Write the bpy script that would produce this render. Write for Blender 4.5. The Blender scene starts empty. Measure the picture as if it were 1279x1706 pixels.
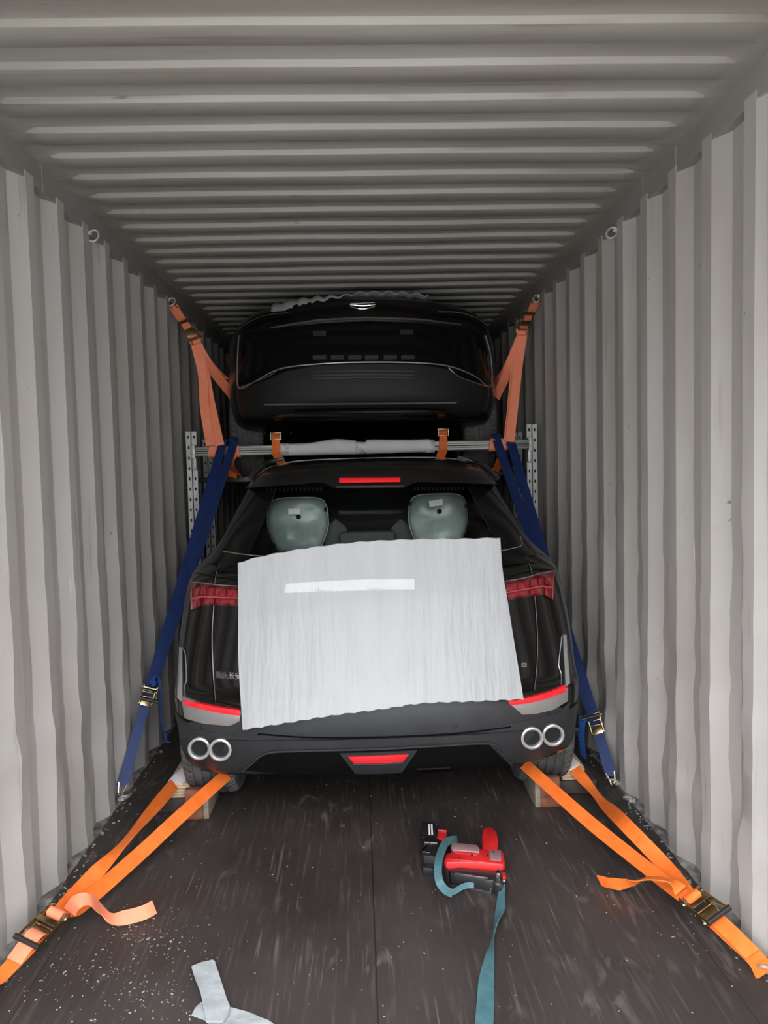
import bpy, bmesh, math, random
from mathutils import Vector, Matrix, noise
random.seed(7)
C = bpy.context.scene.collection
PI = math.pi
# ------------------------------------------------------------------ camera
YAW, PITCH, ROLL = math.radians(1.82), math.radians(3.42), math.radians(-1.35)
EYE = Vector((0, 0, 1.537))
FOC, CX, CY = 1300.0, 639.5, 853.0
def cam_axes():
    F = Vector((math.sin(YAW) * math.cos(PITCH), math.cos(YAW) * math.cos(PITCH), -math.sin(PITCH)))
    Rt = Vector((math.cos(YAW), -math.sin(YAW), 0)); U = Rt.cross(F)
    R2 = Rt * math.cos(ROLL) + U * math.sin(ROLL); U2 = -Rt * math.sin(ROLL) + U * math.cos(ROLL)
    return R2, U2, F
RT, UP, FW = cam_axes()
cd = bpy.data.cameras.new('camera'); cam = bpy.data.objects.new('camera', cd); C.objects.link(cam)
cd.sensor_fit = 'VERTICAL'; cd.sensor_height = 36.0; cd.lens = FOC / 1706 * 36.0
cd.clip_start = 0.02; cd.clip_end = 200
m = Matrix((RT, UP, -FW)).transposed().to_4x4(); m.translation = EYE
cam.matrix_world = m
bpy.context.scene.camera = cam
def ray(px, py):
    return (RT * ((px - CX) / FOC) - UP * ((py - CY) / FOC) + FW)
def at(px, py, Y):                       # the point of the place seen there, at distance Y down the container
    d = ray(px, py); return EYE + d * (Y / d.y)
def atx(px, py, X):
    d = ray(px, py); return EYE + d * (X / d.x)
def fl(px, py, z=0.0):
    d = ray(px, py); return EYE + d * ((z - EYE.z) / d.z)
# ------------------------------------------------------------------ light
XL, XR, H, YM, YE = -1.148, 1.192, 2.679, 0.35, 12.1
sc = bpy.context.scene
sc.view_settings.view_transform = 'Standard'; sc.view_settings.look = 'None'
sc.view_settings.gamma = 1.0; sc.view_settings.use_curve_mapping = False
sc.view_settings.exposure = 0.98
w = bpy.data.worlds.new('world'); sc.world = w; w.use_nodes = True
nt = w.node_tree; nt.nodes.clear()
tc = nt.nodes.new('ShaderNodeTexCoord'); sp = nt.nodes.new('ShaderNodeSeparateXYZ')
cr = nt.nodes.new('ShaderNodeValToRGB'); bg = nt.nodes.new('ShaderNodeBackground'); ow = nt.nodes.new('ShaderNodeOutputWorld')
nt.links.new(tc.outputs['Generated'], sp.inputs[0]); nt.links.new(sp.outputs['Z'], cr.inputs[0])
nt.links.new(cr.outputs[0], bg.inputs[0]); nt.links.new(bg.outputs[0], ow.inputs[0])
e = cr.color_ramp.elements
e[0].position = 0.0; e[0].color = (0.35, 0.35, 0.34, 1)
e[1].position = 0.70; e[1].color = (2.5, 2.6, 2.75, 1)
x = cr.color_ramp.elements.new(0.30); x.color = (1.50, 1.53, 1.58, 1)
x = cr.color_ramp.elements.new(0.03); x.color = (0.75, 0.76, 0.76, 1)
bg.inputs[1].default_value = 2.6
ld = bpy.data.lights.new('door_daylight_portal', 'AREA'); ld.shape = 'RECTANGLE'; ld.size = 2.34; ld.size_y = 2.68
lo = bpy.data.objects.new('door_daylight_portal', ld); C.objects.link(lo)
lo.location = ((XL + XR) / 2, YM - 0.01, H / 2); lo.rotation_euler = (PI / 2, 0, 0)     # looks down the container
ld.cycles.is_portal = True
# ------------------------------------------------------------------ materials
def mat(name, col, rough=0.5, metal=0.0, **k):
    m = bpy.data.materials.new(name); m.use_nodes = True
    b = m.node_tree.nodes['Principled BSDF']
    b.inputs['Base Color'].default_value = (*col, 1); b.inputs['Roughness'].default_value = rough
    b.inputs['Metallic'].default_value = metal
    for kk, v in k.items():
        b.inputs[kk.replace('_', ' ')].default_value = v
    return m
def noise_col(m, stops, scale=(3, 3, 3), detail=6, bump=0.0, rough=None, dist=0.0, bscale=None):
    """object-space noise driving colour (stops: (pos,color)), optional roughness range and bump"""
    nt = m.node_tree; b = nt.nodes['Principled BSDF']
    tc = nt.nodes.new('ShaderNodeTexCoord'); mp = nt.nodes.new('ShaderNodeMapping'); mp.inputs['Scale'].default_value = scale
    n = nt.nodes.new('ShaderNodeTexNoise'); n.inputs['Scale'].default_value = 1.0; n.inputs['Detail'].default_value = detail
    n.inputs['Distortion'].default_value = dist
    nt.links.new(tc.outputs['Object'], mp.inputs[0]); nt.links.new(mp.outputs[0], n.inputs['Vector'])
    r = nt.nodes.new('ShaderNodeValToRGB'); nt.links.new(n.outputs[0], r.inputs[0])
    el = r.color_ramp.elements
    el[0].position, el[0].color = stops[0][0], (*stops[0][1], 1); el[1].position, el[1].color = stops[-1][0], (*stops[-1][1], 1)
    for p, c in stops[1:-1]:
        q = el.new(p); q.color = (*c, 1)
    nt.links.new(r.outputs[0], b.inputs['Base Color'])
    if bump:
        n2 = n
        if bscale:
            mp2 = nt.nodes.new('ShaderNodeMapping'); mp2.inputs['Scale'].default_value = bscale
            n2 = nt.nodes.new('ShaderNodeTexNoise'); n2.inputs['Scale'].default_value = 1.0; n2.inputs['Detail'].default_value = 4
            nt.links.new(tc.outputs['Object'], mp2.inputs[0]); nt.links.new(mp2.outputs[0], n2.inputs['Vector'])
        bp = nt.nodes.new('ShaderNodeBump'); bp.inputs['Strength'].default_value = bump; bp.inputs['Distance'].default_value = 0.01
        nt.links.new(n2.outputs[0], bp.inputs['Height']); nt.links.new(bp.outputs[0], b.inputs['Normal'])
    if rough:
        mr = nt.nodes.new('ShaderNodeMapRange'); mr.inputs[3].default_value, mr.inputs[4].default_value = rough
        nt.links.new(n.outputs[0], mr.inputs[0]); nt.links.new(mr.outputs[0], b.inputs['Roughness'])
    return m
M = {}
M['wall'] = noise_col(mat('container_paint', (.42, .41, .39), .5), [(.25, (.36, .338, .298)), (.5, (.44, .415, .392)), (.8, (.50, .478, .464))], (3, 3, .7), 8, .25, (.42, .62), bscale=(6, 6, 2.5))
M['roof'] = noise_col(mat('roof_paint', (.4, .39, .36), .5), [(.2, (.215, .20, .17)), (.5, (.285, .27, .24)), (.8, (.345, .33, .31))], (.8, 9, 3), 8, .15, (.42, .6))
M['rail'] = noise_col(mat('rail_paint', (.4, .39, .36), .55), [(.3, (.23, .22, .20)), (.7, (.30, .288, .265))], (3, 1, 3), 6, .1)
M['grime'] = noise_col(mat('grimy_rail', (.1, .1, .09), .8), [(.3, (.06, .055, .05)), (.5, (.17, .16, .15)), (.7, (.36, .35, .33))], (25, 14, 25), 8, .5)
M['ground'] = noise_col(mat('yard_concrete', (.3, .3, .29), .9), [(.3, (.30, .295, .28)), (.7, (.38, .37, .355))], (2, 2, 2))
M['end'] = M['wall']
def marks(m, scale, lo_, hi_, col, amt, gate=(1.2, 1.2, 1.2), glo=.5):
    """scuffs and scratches with shapes of their own"""
    nt = m.node_tree; b = nt.nodes['Principled BSDF']; src = b.inputs['Base Color'].links[0].from_socket
    tc = nt.nodes.new('ShaderNodeTexCoord'); outs = []
    for sc_, a, c_ in ((scale, lo_, hi_), (gate, glo, glo + .08)):
        mp = nt.nodes.new('ShaderNodeMapping'); mp.inputs['Scale'].default_value = sc_; mp.inputs['Location'].default_value = (3.1, 1.7, 5.3)
        n = nt.nodes.new('ShaderNodeTexNoise'); n.inputs['Scale'].default_value = 1; n.inputs['Detail'].default_value = 4
        mr = nt.nodes.new('ShaderNodeMapRange'); mr.inputs[1].default_value = a; mr.inputs[2].default_value = c_
        nt.links.new(tc.outputs['Object'], mp.inputs[0]); nt.links.new(mp.outputs[0], n.inputs['Vector']); nt.links.new(n.outputs[0], mr.inputs[0]); outs.append(mr.outputs[0])
    q = nt.nodes.new('ShaderNodeMath'); q.operation = 'MULTIPLY'; nt.links.new(outs[0], q.inputs[0]); nt.links.new(outs[1], q.inputs[1])
    q2 = nt.nodes.new('ShaderNodeMath'); q2.operation = 'MULTIPLY'; nt.links.new(q.outputs[0], q2.inputs[0]); q2.inputs[1].default_value = amt
    mx = nt.nodes.new('ShaderNodeMix'); mx.data_type = 'RGBA'; nt.links.new(q2.outputs[0], mx.inputs[0]); nt.links.new(src, mx.inputs[6]); mx.inputs[7].default_value = (*col, 1)
    nt.links.new(mx.outputs[2], b.inputs['Base Color'])
marks(M['roof'], (9, 70, 3), .66, .72, (.06, .045, .035), .9, (3, 3, 3), .56)
marks(M['roof'], (.9, 40, 3), .58, .70, (.19, .16, .135), .7)
marks(M['wall'], (26, 26, 1.6), .60, .72, (.30, .27, .245), .7)
marks(M['wall'], (40, 40, 34), .69, .74, (.10, .085, .07), .9, (4, 4, 4), .55)
marks(M['wall'], (50, 50, 3), .66, .73, (.70, .69, .68), .6, (2, 2, 2), .5)
# floor: dark plywood with long scratches, scuffs and sheet seams
fm = mat('container_plywood', (.05, .04, .035), .6); M['floor'] = fm
nt = fm.node_tree; b = nt.nodes['Principled BSDF']; L = nt.links.new
def N(t): return nt.nodes.new(t)
tc = N('ShaderNodeTexCoord')
def nz(scale, detail, lo_, hi_, dist=0.0, rot=0.0):
    mp = N('ShaderNodeMapping'); mp.inputs['Scale'].default_value = scale; mp.inputs['Rotation'].default_value = (0, 0, rot)
    n = N('ShaderNodeTexNoise'); n.inputs['Scale'].default_value = 1; n.inputs['Detail'].default_value = detail; n.inputs['Distortion'].default_value = dist
    mr = N('ShaderNodeMapRange'); mr.inputs[1].default_value = lo_; mr.inputs[2].default_value = hi_
    L(tc.outputs['Object'], mp.inputs[0]); L(mp.outputs[0], n.inputs['Vector']); L(n.outputs[0], mr.inputs[0]); return mr.outputs[0]
def mixc(fac, a, bcol):
    mx = N('ShaderNodeMix'); mx.data_type = 'RGBA'; L(fac, mx.inputs[0])
    if isinstance(a, tuple): mx.inputs[6].default_value = (*a, 1)
    else: L(a, mx.inputs[6])
    mx.inputs[7].default_value = (*bcol, 1); return mx.outputs[2]
def mul(a, b_):
    q = N('ShaderNodeMath'); q.operation = 'MULTIPLY'; L(a, q.inputs[0])
    if isinstance(b_, float): q.inputs[1].default_value = b_
    else: L(b_, q.inputs[1])
    return q.outputs[0]
c = mixc(nz((2.2, 1.2, 1), 6, .3, .7), (.026, .020, .018), (.058, .046, .041))
c = mixc(mul(nz((60, 3.5, 1), 5, .55, .75), .5), c, (.12, .10, .09))
c = mixc(mul(mul(nz((90, 2.5, 1), 3, .60, .70, rot=.35), nz((4, 4, 1), 2, .45, .65)), .6), c, (.20, .175, .16))
c = mixc(mul(mul(nz((16, 5, 1), 7, .56, .68, 1.2), nz((2.6, 2, 1), 2, .5, .62)), .45), c, (.22, .19, .18))
c = mixc(mul(nz((130, 22, 1), 3, .66, .72), .35), c, (.012, .01, .01))
sx = N('ShaderNodeSeparateXYZ'); L(tc.outputs['Object'], sx.inputs[0])
def seam(coord, v, wd):
    a = N('ShaderNodeMath'); a.operation = 'SUBTRACT'; L(sx.outputs[coord], a.inputs[0]); a.inputs[1].default_value = v
    d = N('ShaderNodeMath'); d.operation = 'ABSOLUTE'; L(a.outputs[0], d.inputs[0])
    g = N('ShaderNodeMath'); g.operation = 'LESS_THAN'; L(d.outputs[0], g.inputs[0]); g.inputs[1].default_value = wd; return g.outputs[0]
for co, v, wd in (('X', .016, .0022), ('X', 1.05, .0016), ('X', -1.02, .0016), ('Y', 1.3, .002), ('Y', 5.2, .002)):
    c = mixc(mul(seam(co, v, wd), .85), c, (.008, .007, .006))
L(c, b.inputs['Base Color'])
rr = N('ShaderNodeMapRange'); L(nz((3, 3, 1), 5, .3, .7), rr.inputs[0]); rr.inputs[3].default_value = .42; rr.inputs[4].default_value = .72; L(rr.outputs[0], b.inputs['Roughness'])
bp = N('ShaderNodeBump'); bp.inputs['Strength'].default_value = .25; bp.inputs['Distance'].default_value = .004; L(nz((50, 8, 1), 5, 0, 1), bp.inputs['Height']); L(bp.outputs[0], b.inputs['Normal'])

M['paint'] = mat('black_car_paint', (.006, .0054, .005), .28, Coat_Weight=.8, Coat_Roughness=.03, Specular_IOR_Level=.15)
M['gloss'] = mat('gloss_black_trim', (.005, .005, .005), .12, Specular_IOR_Level=.22)
M['plastic'] = noise_col(mat('matte_black_plastic', (.018, .019, .021), .42), [(.3, (.021, .022, .024)), (.7, (.028, .029, .031))], (8, 8, 8), 4)
M['lowbump'] = mat('lower_bumper_plastic', (.006, .006, .006), .65)
M['dark'] = mat('dark_void_plastic', (.003, .003, .003), .8, Specular_IOR_Level=.08)
M['greytrim'] = mat('grey_skid_trim', (.34, .33, .32), .35, .5)
M['chrome'] = mat('satin_chrome', (.62, .62, .63), .22, 1.0)
M['brightchrome'] = mat('polished_chrome', (.8, .8, .82), .1, 1.0)
M['redlens'] = mat('red_lens', (.22, .008, .014), .12, Coat_Weight=.8, Specular_IOR_Level=.7)
M['redglow'] = mat('bright_red_reflector', (.95, .02, .03), .18, Coat_Weight=.6)
M['reddark'] = mat('deep_red_lens', (.07, .003, .005), .1, Coat_Weight=1.0)
M['redpale'] = mat('pale_red_bar', (.42, .05, .06), .2, Coat_Weight=.8)
M['rubber'] = noise_col(mat('tyre_rubber', (.03, .03, .03), .75), [(.3, (.055, .053, .054)), (.7, (.13, .125, .125))], (9, 9, 9), 6)
M['rim'] = mat('alloy', (.25, .25, .26), .3, .9)
M['orange'] = noise_col(mat('orange_webbing', (.9, .2, .03), .6), [(.3, (.92, .165, .018)), (.7, (1.0, .22, .032))], (20, 20, 20), 4, .25, bscale=(400, 400, 400))
M['salmon'] = noise_col(mat('salmon_orange_webbing', (.85, .2, .1), .6), [(.3, (.98, .26, .13)), (.7, (1.0, .32, .17))], (20, 20, 20), 4, .25, bscale=(400, 400, 400))
M['blue'] = noise_col(mat('blue_webbing', (.01, .05, .25), .55), [(.3, (.004, .018, .09)), (.7, (.006, .030, .15))], (20, 20, 20), 4, .2, bscale=(400, 400, 400))
M['bluelit'] = noise_col(mat('lit_blue_webbing', (.01, .05, .25), .55), [(.3, (.015, .07, .28)), (.7, (.022, .10, .40))], (20, 20, 20), 4)  # lit copy of the blue webbing, loose ends' brightness put into the colour
M['silver'] = mat('silver_trim_paint', (.46, .46, .455), .3, .4)
M['darksteel'] = mat('dark_steel', (.07, .07, .068), .45, .7)
M['darkchrome'] = mat('dark_anodised_rail', (.10, .095, .09), .25, .8)
M['midgrey'] = mat('mid_grey_trim', (.05, .05, .05), .4, .3)
M['teal'] = noise_col(mat('teal_webbing', (.08, .2, .25), .6), [(.3, (.050, .125, .145)), (.7, (.075, .175, .20))], (25, 25, 25), 4, .25, bscale=(300, 300, 300))
M['zinc'] = mat('yellow_zinc', (.50, .38, .20), .28, 1.0)
M['zincpale'] = mat('pale_zinc', (.62, .55, .42), .25, 1.0)
M['blacksteel'] = mat('black_handle', (.02, .018, .016), .4)
M['foam'] = noise_col(mat('white_foam_sheet', (.72, .73, .74), .35), [(.2, (.325, .33, .34)), (.8, (.385, .388, .396))], (14, 14, 1.2), 5, .35, bscale=(45, 2, 7), rough=(.36, .5))
M['wrap'] = noise_col(mat('foam_wrap', (.6, .58, .58), .5), [(.3, (.80, .77, .78)), (.7, (.88, .86, .86))], (6, 20, 20), 4, .2)
M['tape'] = noise_col(mat('clear_tape', (.7, .68, .64), .15), [(.4, (.52, .5, .46)), (.6, (.8, .78, .74))], (30, 30, 30), 4, .8, bscale=(40, 40, 40))
M['galv'] = noise_col(mat('galvanised_steel', (.5, .5, .5), .45, .55), [(.3, (.36, .36, .35)), (.7, (.52, .52, .51))], (30, 30, 12), 5)
M['alu'] = noise_col(mat('beam_aluminium', (.4, .4, .38), .38, .85), [(.3, (.12, .117, .11)), (.7, (.26, .25, .235))], (3, 40, 40), 5)
M['hole'] = mat('punched_hole', (.006, .006, .006), .9)
M['ply'] = noise_col(mat('plywood_edge', (.55, .42, .28), .7), [(.3, (.46, .34, .21)), (.7, (.68, .55, .39))], (3, 40, 90), 5)
M['redwood'] = noise_col(mat('reddish_timber', (.3, .1, .05), .7), [(.25, (.10, .035, .02)), (.5, (.24, .085, .045)), (.8, (.38, .16, .09))], (10, 10, 30), 6, .2)
M['paletimber'] = noise_col(mat('pale_sawn_timber', (.4, .33, .25), .75), [(.3, (.20, .16, .12)), (.7, (.34, .28, .22))], (10, 10, 30), 6, .2)
M['darkboard'] = noise_col(mat('dark_board', (.05, .035, .03), .7), [(.3, (.035, .026, .022)), (.7, (.075, .055, .045))], (10, 10, 10), 5)
M['toolred'] = noise_col(mat('red_tool_plastic', (.6, .02, .02), .38), [(.3, (.55, .015, .018)), (.7, (.68, .03, .03))], (12, 12, 12), 4)
M['tooldark'] = mat('tool_black', (.018, .017, .018), .38)
M['toolgrey'] = mat('tool_grey_steel', (.22, .2, .2), .35, .8)
M['sticker'] = mat('white_sticker', (.92, .92, .90), .5)
M['pinkgrey'] = mat('grey_rating_label', (.30, .17, .17), .5)
M['seatwrap'] = noise_col(mat('seat_protective_film', (.3, .36, .34), .25), [(.35, (.30, .36, .335)), (.65, (.58, .64, .61))], (7, 7, 5), 5, .5, bscale=(9, 9, 9))
M['cabin'] = mat('dark_cabin', (.02, .02, .02), .7)
M['headliner'] = mat('grey_seat_fabric', (.10, .11, .105), .7)
M['greytape'] = noise_col(mat('grey_foil_tape', (.5, .53, .54), .3), [(.3, (.32, .34, .35)), (.7, (.48, .51, .52))], (14, 14, 14), 5, .35, bscale=(18, 18, 18))
M['whitefoam'] = mat('white_edge_foam', (.7, .66, .66), .6)
M['chip'] = noise_col(mat('wood_crumbs', (.5, .45, .38), .8), [(.3, (.24, .21, .18)), (.7, (.50, .47, .43))], (60, 60, 60), 3)
M['ringsteel'] = noise_col(mat('ring_steel', (.4, .39, .36), .5, .3), [(.3, (.30, .29, .26)), (.7, (.5, .49, .46))], (20, 20, 20), 4)
# tinted glass: tint + fresnel reflection
gm = bpy.data.materials.new('tinted_rear_glass'); gm.use_nodes = True; nt = gm.node_tree; nt.nodes.clear()
o_ = N('ShaderNodeOutputMaterial'); tr = N('ShaderNodeBsdfTransparent'); tr.inputs[0].default_value = (.92, .95, .94, 1)
gl = N('ShaderNodeBsdfGlossy'); gl.inputs['Roughness'].default_value = .02; lw = N('ShaderNodeLayerWeight'); pw = N('ShaderNodeMath'); pw.operation = 'POWER'; pw.inputs[1].default_value = 5.0; nt.links.new(lw.outputs['Facing'], pw.inputs[0]); fr = N('ShaderNodeMath'); fr.operation = 'MULTIPLY_ADD'; fr.inputs[1].default_value = .94; fr.inputs[2].default_value = .035; nt.links.new(pw.outputs[0], fr.inputs[0])
mx = N('ShaderNodeMixShader'); nt.links.new(fr.outputs[0], mx.inputs[0]); nt.links.new(tr.outputs[0], mx.inputs[1]); nt.links.new(gl.outputs[0], mx.inputs[2]); nt.links.new(mx.outputs[0], o_.inputs[0])
M['glass'] = gm
# ------------------------------------------------------------------ mesh helpers
ORG = {}
def tag(o, label=None, cat=None, group=None, kind=None):
    if label: o['label'] = label
    if cat: o['category'] = cat
    if group: o['group'] = group
    if kind: o['kind'] = kind
    return o
def thing(name, label, cat, loc=(0, 0, 0), group=None):
    o = bpy.data.objects.new(name, None); C.objects.link(o); o.location = loc; o.empty_display_size = .1
    ORG[o.name] = Vector(loc); return tag(o, label, cat, group)
class MB:
    def __init__(s): s.v = []; s.f = []; s.mi = []
    def add(s, vs, fs, mi=0, X=None):
        n = len(s.v); s.v += [tuple(X @ Vector(q)) if X is not None else tuple(q) for q in vs]
        s.f += [tuple(n + i for i in f) for f in fs]; s.mi += [mi] * len(fs); return s
    def box(s, c, sz, R=None, mi=0):
        c = Vector(c); hx, hy, hz = sz[0] / 2, sz[1] / 2, sz[2] / 2
        vs = [Vector((x, y, z)) for x in (-hx, hx) for y in (-hy, hy) for z in (-hz, hz)]
        if R is not None: vs = [R @ q for q in vs]
        return s.add([c + q for q in vs], [(0, 1, 3, 2), (4, 6, 7, 5), (0, 4, 5, 1), (2, 3, 7, 6), (0, 2, 6, 4), (1, 5, 7, 3)], mi)
    def prism(s, poly, O, U, V, W, t, mi=0):
        """polygon (u,v) in the plane O,U,V extruded t along W"""
        O, U, V, W = Vector(O), Vector(U), Vector(V), Vector(W); n = len(poly)
        a = [O + U * p[0] + V * p[1] for p in poly]; b_ = [q + W * t for q in a]
        return s.add(a + b_, [tuple(range(n))[::-1], tuple(range(n, 2 * n))] + [(i, (i + 1) % n, n + (i + 1) % n, n + i) for i in range(n)], mi)
    def tube(s, pts, r, seg=10, mi=0, caps=True, closed=False):
        pts = [Vector(p) for p in pts]; n = len(pts); rs = r if isinstance(r, (list, tuple)) else [r] * n
        ref = None; rings = []
        for i, p in enumerate(pts):
            t = (pts[(i + 1) % n] - pts[i - 1]) if closed else (pts[min(i + 1, n - 1)] - pts[max(i - 1, 0)])
            t.normalize()
            if ref is None: ref = t.orthogonal().normalized()
            ref = (ref - t * ref.dot(t)).normalized(); b2 = t.cross(ref)
            rings.append([p + (ref * math.cos(2 * PI * k / seg) + b2 * math.sin(2 * PI * k / seg)) * rs[i] for k in range(seg)])
        vs = [q for R in rings for q in R]; fs = []
        for i in range(n if closed else n - 1):
            j = (i + 1) % n
            for k in range(seg):
                k2 = (k + 1) % seg; fs.append((i * seg + k, i * seg + k2, j * seg + k2, j * seg + k))
        if caps and not closed: fs += [tuple(range(seg))[::-1], tuple(range((n - 1) * seg, n * seg))]
        return s.add(vs, fs, mi)
    def lathe(s, prof, O, A, seg=32, mi=0, closed=True):
        """profile (r, h) turned about axis A through O"""
        O, A = Vector(O), Vector(A).normalized(); u = A.orthogonal().normalized(); v = A.cross(u); n = len(prof)
        vs = [O + A * h + (u * math.cos(2 * PI * k / seg) + v * math.sin(2 * PI * k / seg)) * r for r, h in prof for k in range(seg)]
        fs = []
        for i in range(n if closed else n - 1):
            j = (i + 1) % n
            for k in range(seg):
                k2 = (k + 1) % seg; fs.append((i * seg + k, i * seg + k2, j * seg + k2, j * seg + k))
        return s.add(vs, fs, mi)
    def grid(s, P, thick=None, mi=0):
        """P: rows of points; thick: list-of-rows of offset vectors giving a back face, closed at the rim"""
        R, K = len(P), len(P[0]); vs = [q for r in P for q in r]
        fs = [(i * K + k, i * K + k + 1, (i + 1) * K + k + 1, (i + 1) * K + k) for i in range(R - 1) for k in range(K - 1)]
        if thick:
            n = R * K; vs += [Vector(P[i][k]) + thick[i][k] for i in range(R) for k in range(K)]
            fs += [(n + i * K + k, n + (i + 1) * K + k, n + (i + 1) * K + k + 1, n + i * K + k + 1) for i in range(R - 1) for k in range(K - 1)]
            rim = [k for k in range(K)] + [i * K + K - 1 for i in range(1, R)] + [(R - 1) * K + k for k in range(K - 2, -1, -1)] + [i * K for i in range(R - 2, 0, -1)]
            for a in range(len(rim)):
                p, q = rim[a], rim[(a + 1) % len(rim)]; fs.append((p, n + p, n + q, q))
        return s.add(vs, fs, mi)
    def build(s, name, mats, parent=None, smooth=True, bevel=0.0, angle=35, seg=2):
        me = bpy.data.meshes.new(name); me.from_pydata([tuple(q) for q in s.v], [], s.f)
        o = bpy.data.objects.new(name, me); C.objects.link(o)
        for mm in (mats if isinstance(mats, (list, tuple)) else [mats]): me.materials.append(mm)
        for p, i in zip(me.polygons, s.mi): p.material_index = i
        bm = bmesh.new(); bm.from_mesh(me); bmesh.ops.recalc_face_normals(bm, faces=bm.faces)
        if bevel:
            es = [e_ for e_ in bm.edges if len(e_.link_faces) == 2 and e_.calc_face_angle(0) > math.radians(30)]
            bmesh.ops.bevel(bm, geom=es, offset=bevel, segments=seg, affect='EDGES', profile=.5, clamp_overlap=True)
        bm.to_mesh(me); bm.free()
        org = Vector((0, 0, 0))
        if parent is not None:
            o.parent = parent; org = ORG[parent.name]; me.transform(Matrix.Translation(-org))
        ORG[o.name] = org
        if smooth:
            for p in me.polygons: p.use_smooth = True
            try: me.set_sharp_from_angle(angle=math.radians(angle))
            except Exception: pass
        return o
def facing(pts, tilt=0.0):
    """width directions that lay the webbing broadside to someone standing at the door"""
    pts = [Vector(p) for p in pts]; out = []
    for i, p in enumerate(pts):
        t = (pts[min(i + 1, len(pts) - 1)] - pts[max(i - 1, 0)]).normalized(); out.append(t.cross((p - EYE).normalized()).normalized())
    return out
def catmull(P, n):
    P = [Vector(p) for p in P]; out = []
    Q = [P[0] * 2 - P[1]] + P + [P[-1] * 2 - P[-2]]
    for i in range(1, len(Q) - 2):
        a, b_, c_, d = Q[i - 1:i + 3]
        for k in range(n):
            t = k / n; out.append(.5 * ((2 * b_) + (c_ - a) * t + (2 * a - 5 * b_ + 4 * c_ - d) * t * t + (-a + 3 * b_ - 3 * c_ + d) * t ** 3))
    out.append(P[-1]); return out
def ribbon(mb, pts, wd, width=.05, th=.003, n=10, smooth=True, mi=0):
    """flat webbing along pts; wd = width direction(s)"""
    wds = [Vector(q).normalized() for q in (wd if isinstance(wd, list) else [wd] * len(pts))]
    for i in range(1, len(wds)):
        if wds[i].dot(wds[i - 1]) < 0: wds[i] = -wds[i]
    ps = catmull(pts, n) if smooth else [Vector(p) for p in pts]
    ws = catmull(wds, n) if smooth else [Vector(q) for q in wds]
    wv = width if isinstance(width, list) else None
    rings = []
    for i, p in enumerate(ps):
        t = (ps[min(i + 1, len(ps) - 1)] - ps[max(i - 1, 0)]).normalized()
        q = ws[i]; q = (q - t * q.dot(t)).normalized(); nrm = t.cross(q)
        W = width
        if wv:
            f = i / (len(ps) - 1) * (len(wv) - 1); a = min(int(f), len(wv) - 2); W = wv[a] + (wv[a + 1] - wv[a]) * (f - a)
        rings.append([p + q * W / 2 + nrm * th / 2, p - q * W / 2 + nrm * th / 2, p - q * W / 2 - nrm * th / 2, p + q * W / 2 - nrm * th / 2])
    vs = [q for r in rings for q in r]; fs = [(0, 1, 2, 3), tuple(len(vs) - 4 + k for k in (3, 2, 1, 0))]
    for i in range(len(rings) - 1):
        for k in range(4):
            fs.append((i * 4 + k, i * 4 + (k + 1) % 4, i * 4 + 4 + (k + 1) % 4, i * 4 + 4 + k))
    mb.add(vs, fs, mi); return mb
# ------------------------------------------------------------------ setting
PW, PR = .2893, .2115
def wall_profile(y0, pitch, ys, ye):
    """list of (y, depth) - depth 0 = inner flat, 1 = outer flat"""
    fl_, s = .072, (pitch - .144) / 2; pts = []
    k0 = int((ys - y0) / pitch) - 2
    for k in range(k0, int((ye - y0) / pitch) + 2):
        b0 = y0 + k * pitch
        pts += [(b0, 1), (b0 + s, 0), (b0 + s + fl_, 0), (b0 + 2 * s + fl_, 1)]
    return [p for p in pts if ys <= p[0] <= ye]
def side_wall(name, X, sgn, y0):
    prof = wall_profile(y0, PW, YM, YE); NZ = 90; rows = []
    for j in range(NZ + 1):
        z = -.02 + (H - .05) * j / NZ; row = []
        for i, (y, d) in enumerate(prof):
            # dents and buckled folds, strongest in the lowest metre
            g = math.exp(-((z - .35) / .42) ** 2) + .35 * math.exp(-((z - 1.15) / .3) ** 2)
            nv = noise.noise(Vector((y * 2.1 + sgn * 7, z * 4.2, i * .37))); n2 = noise.noise(Vector((y * 1.1, z * 11, sgn * 3.0)))
            amp = g * (.020 * nv + .010 * n2) * (1.0 if sgn > 0 else .75)
            dx = d * .036 + max(-.014, amp) * (1 if d else .9) + .002 * noise.noise(Vector((y * 3, z * 1.3, 5)))
            row.append((X + sgn * max(dx, -.012), y + amp * .9 * (1 if i % 2 else -1), z))
        rows.append(row)
    mb = MB(); mb.grid([[Vector(p) for p in r] for r in rows], [[Vector((sgn * .003, 0, 0))] * len(prof) for _ in rows])
    return tag(mb.build(name, M['wall'], smooth=True, angle=16), kind='structure')
side_wall('wall_left', XL, -1, 2.789)
side_wall('wall_right', XR, 1, 2.534)
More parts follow.
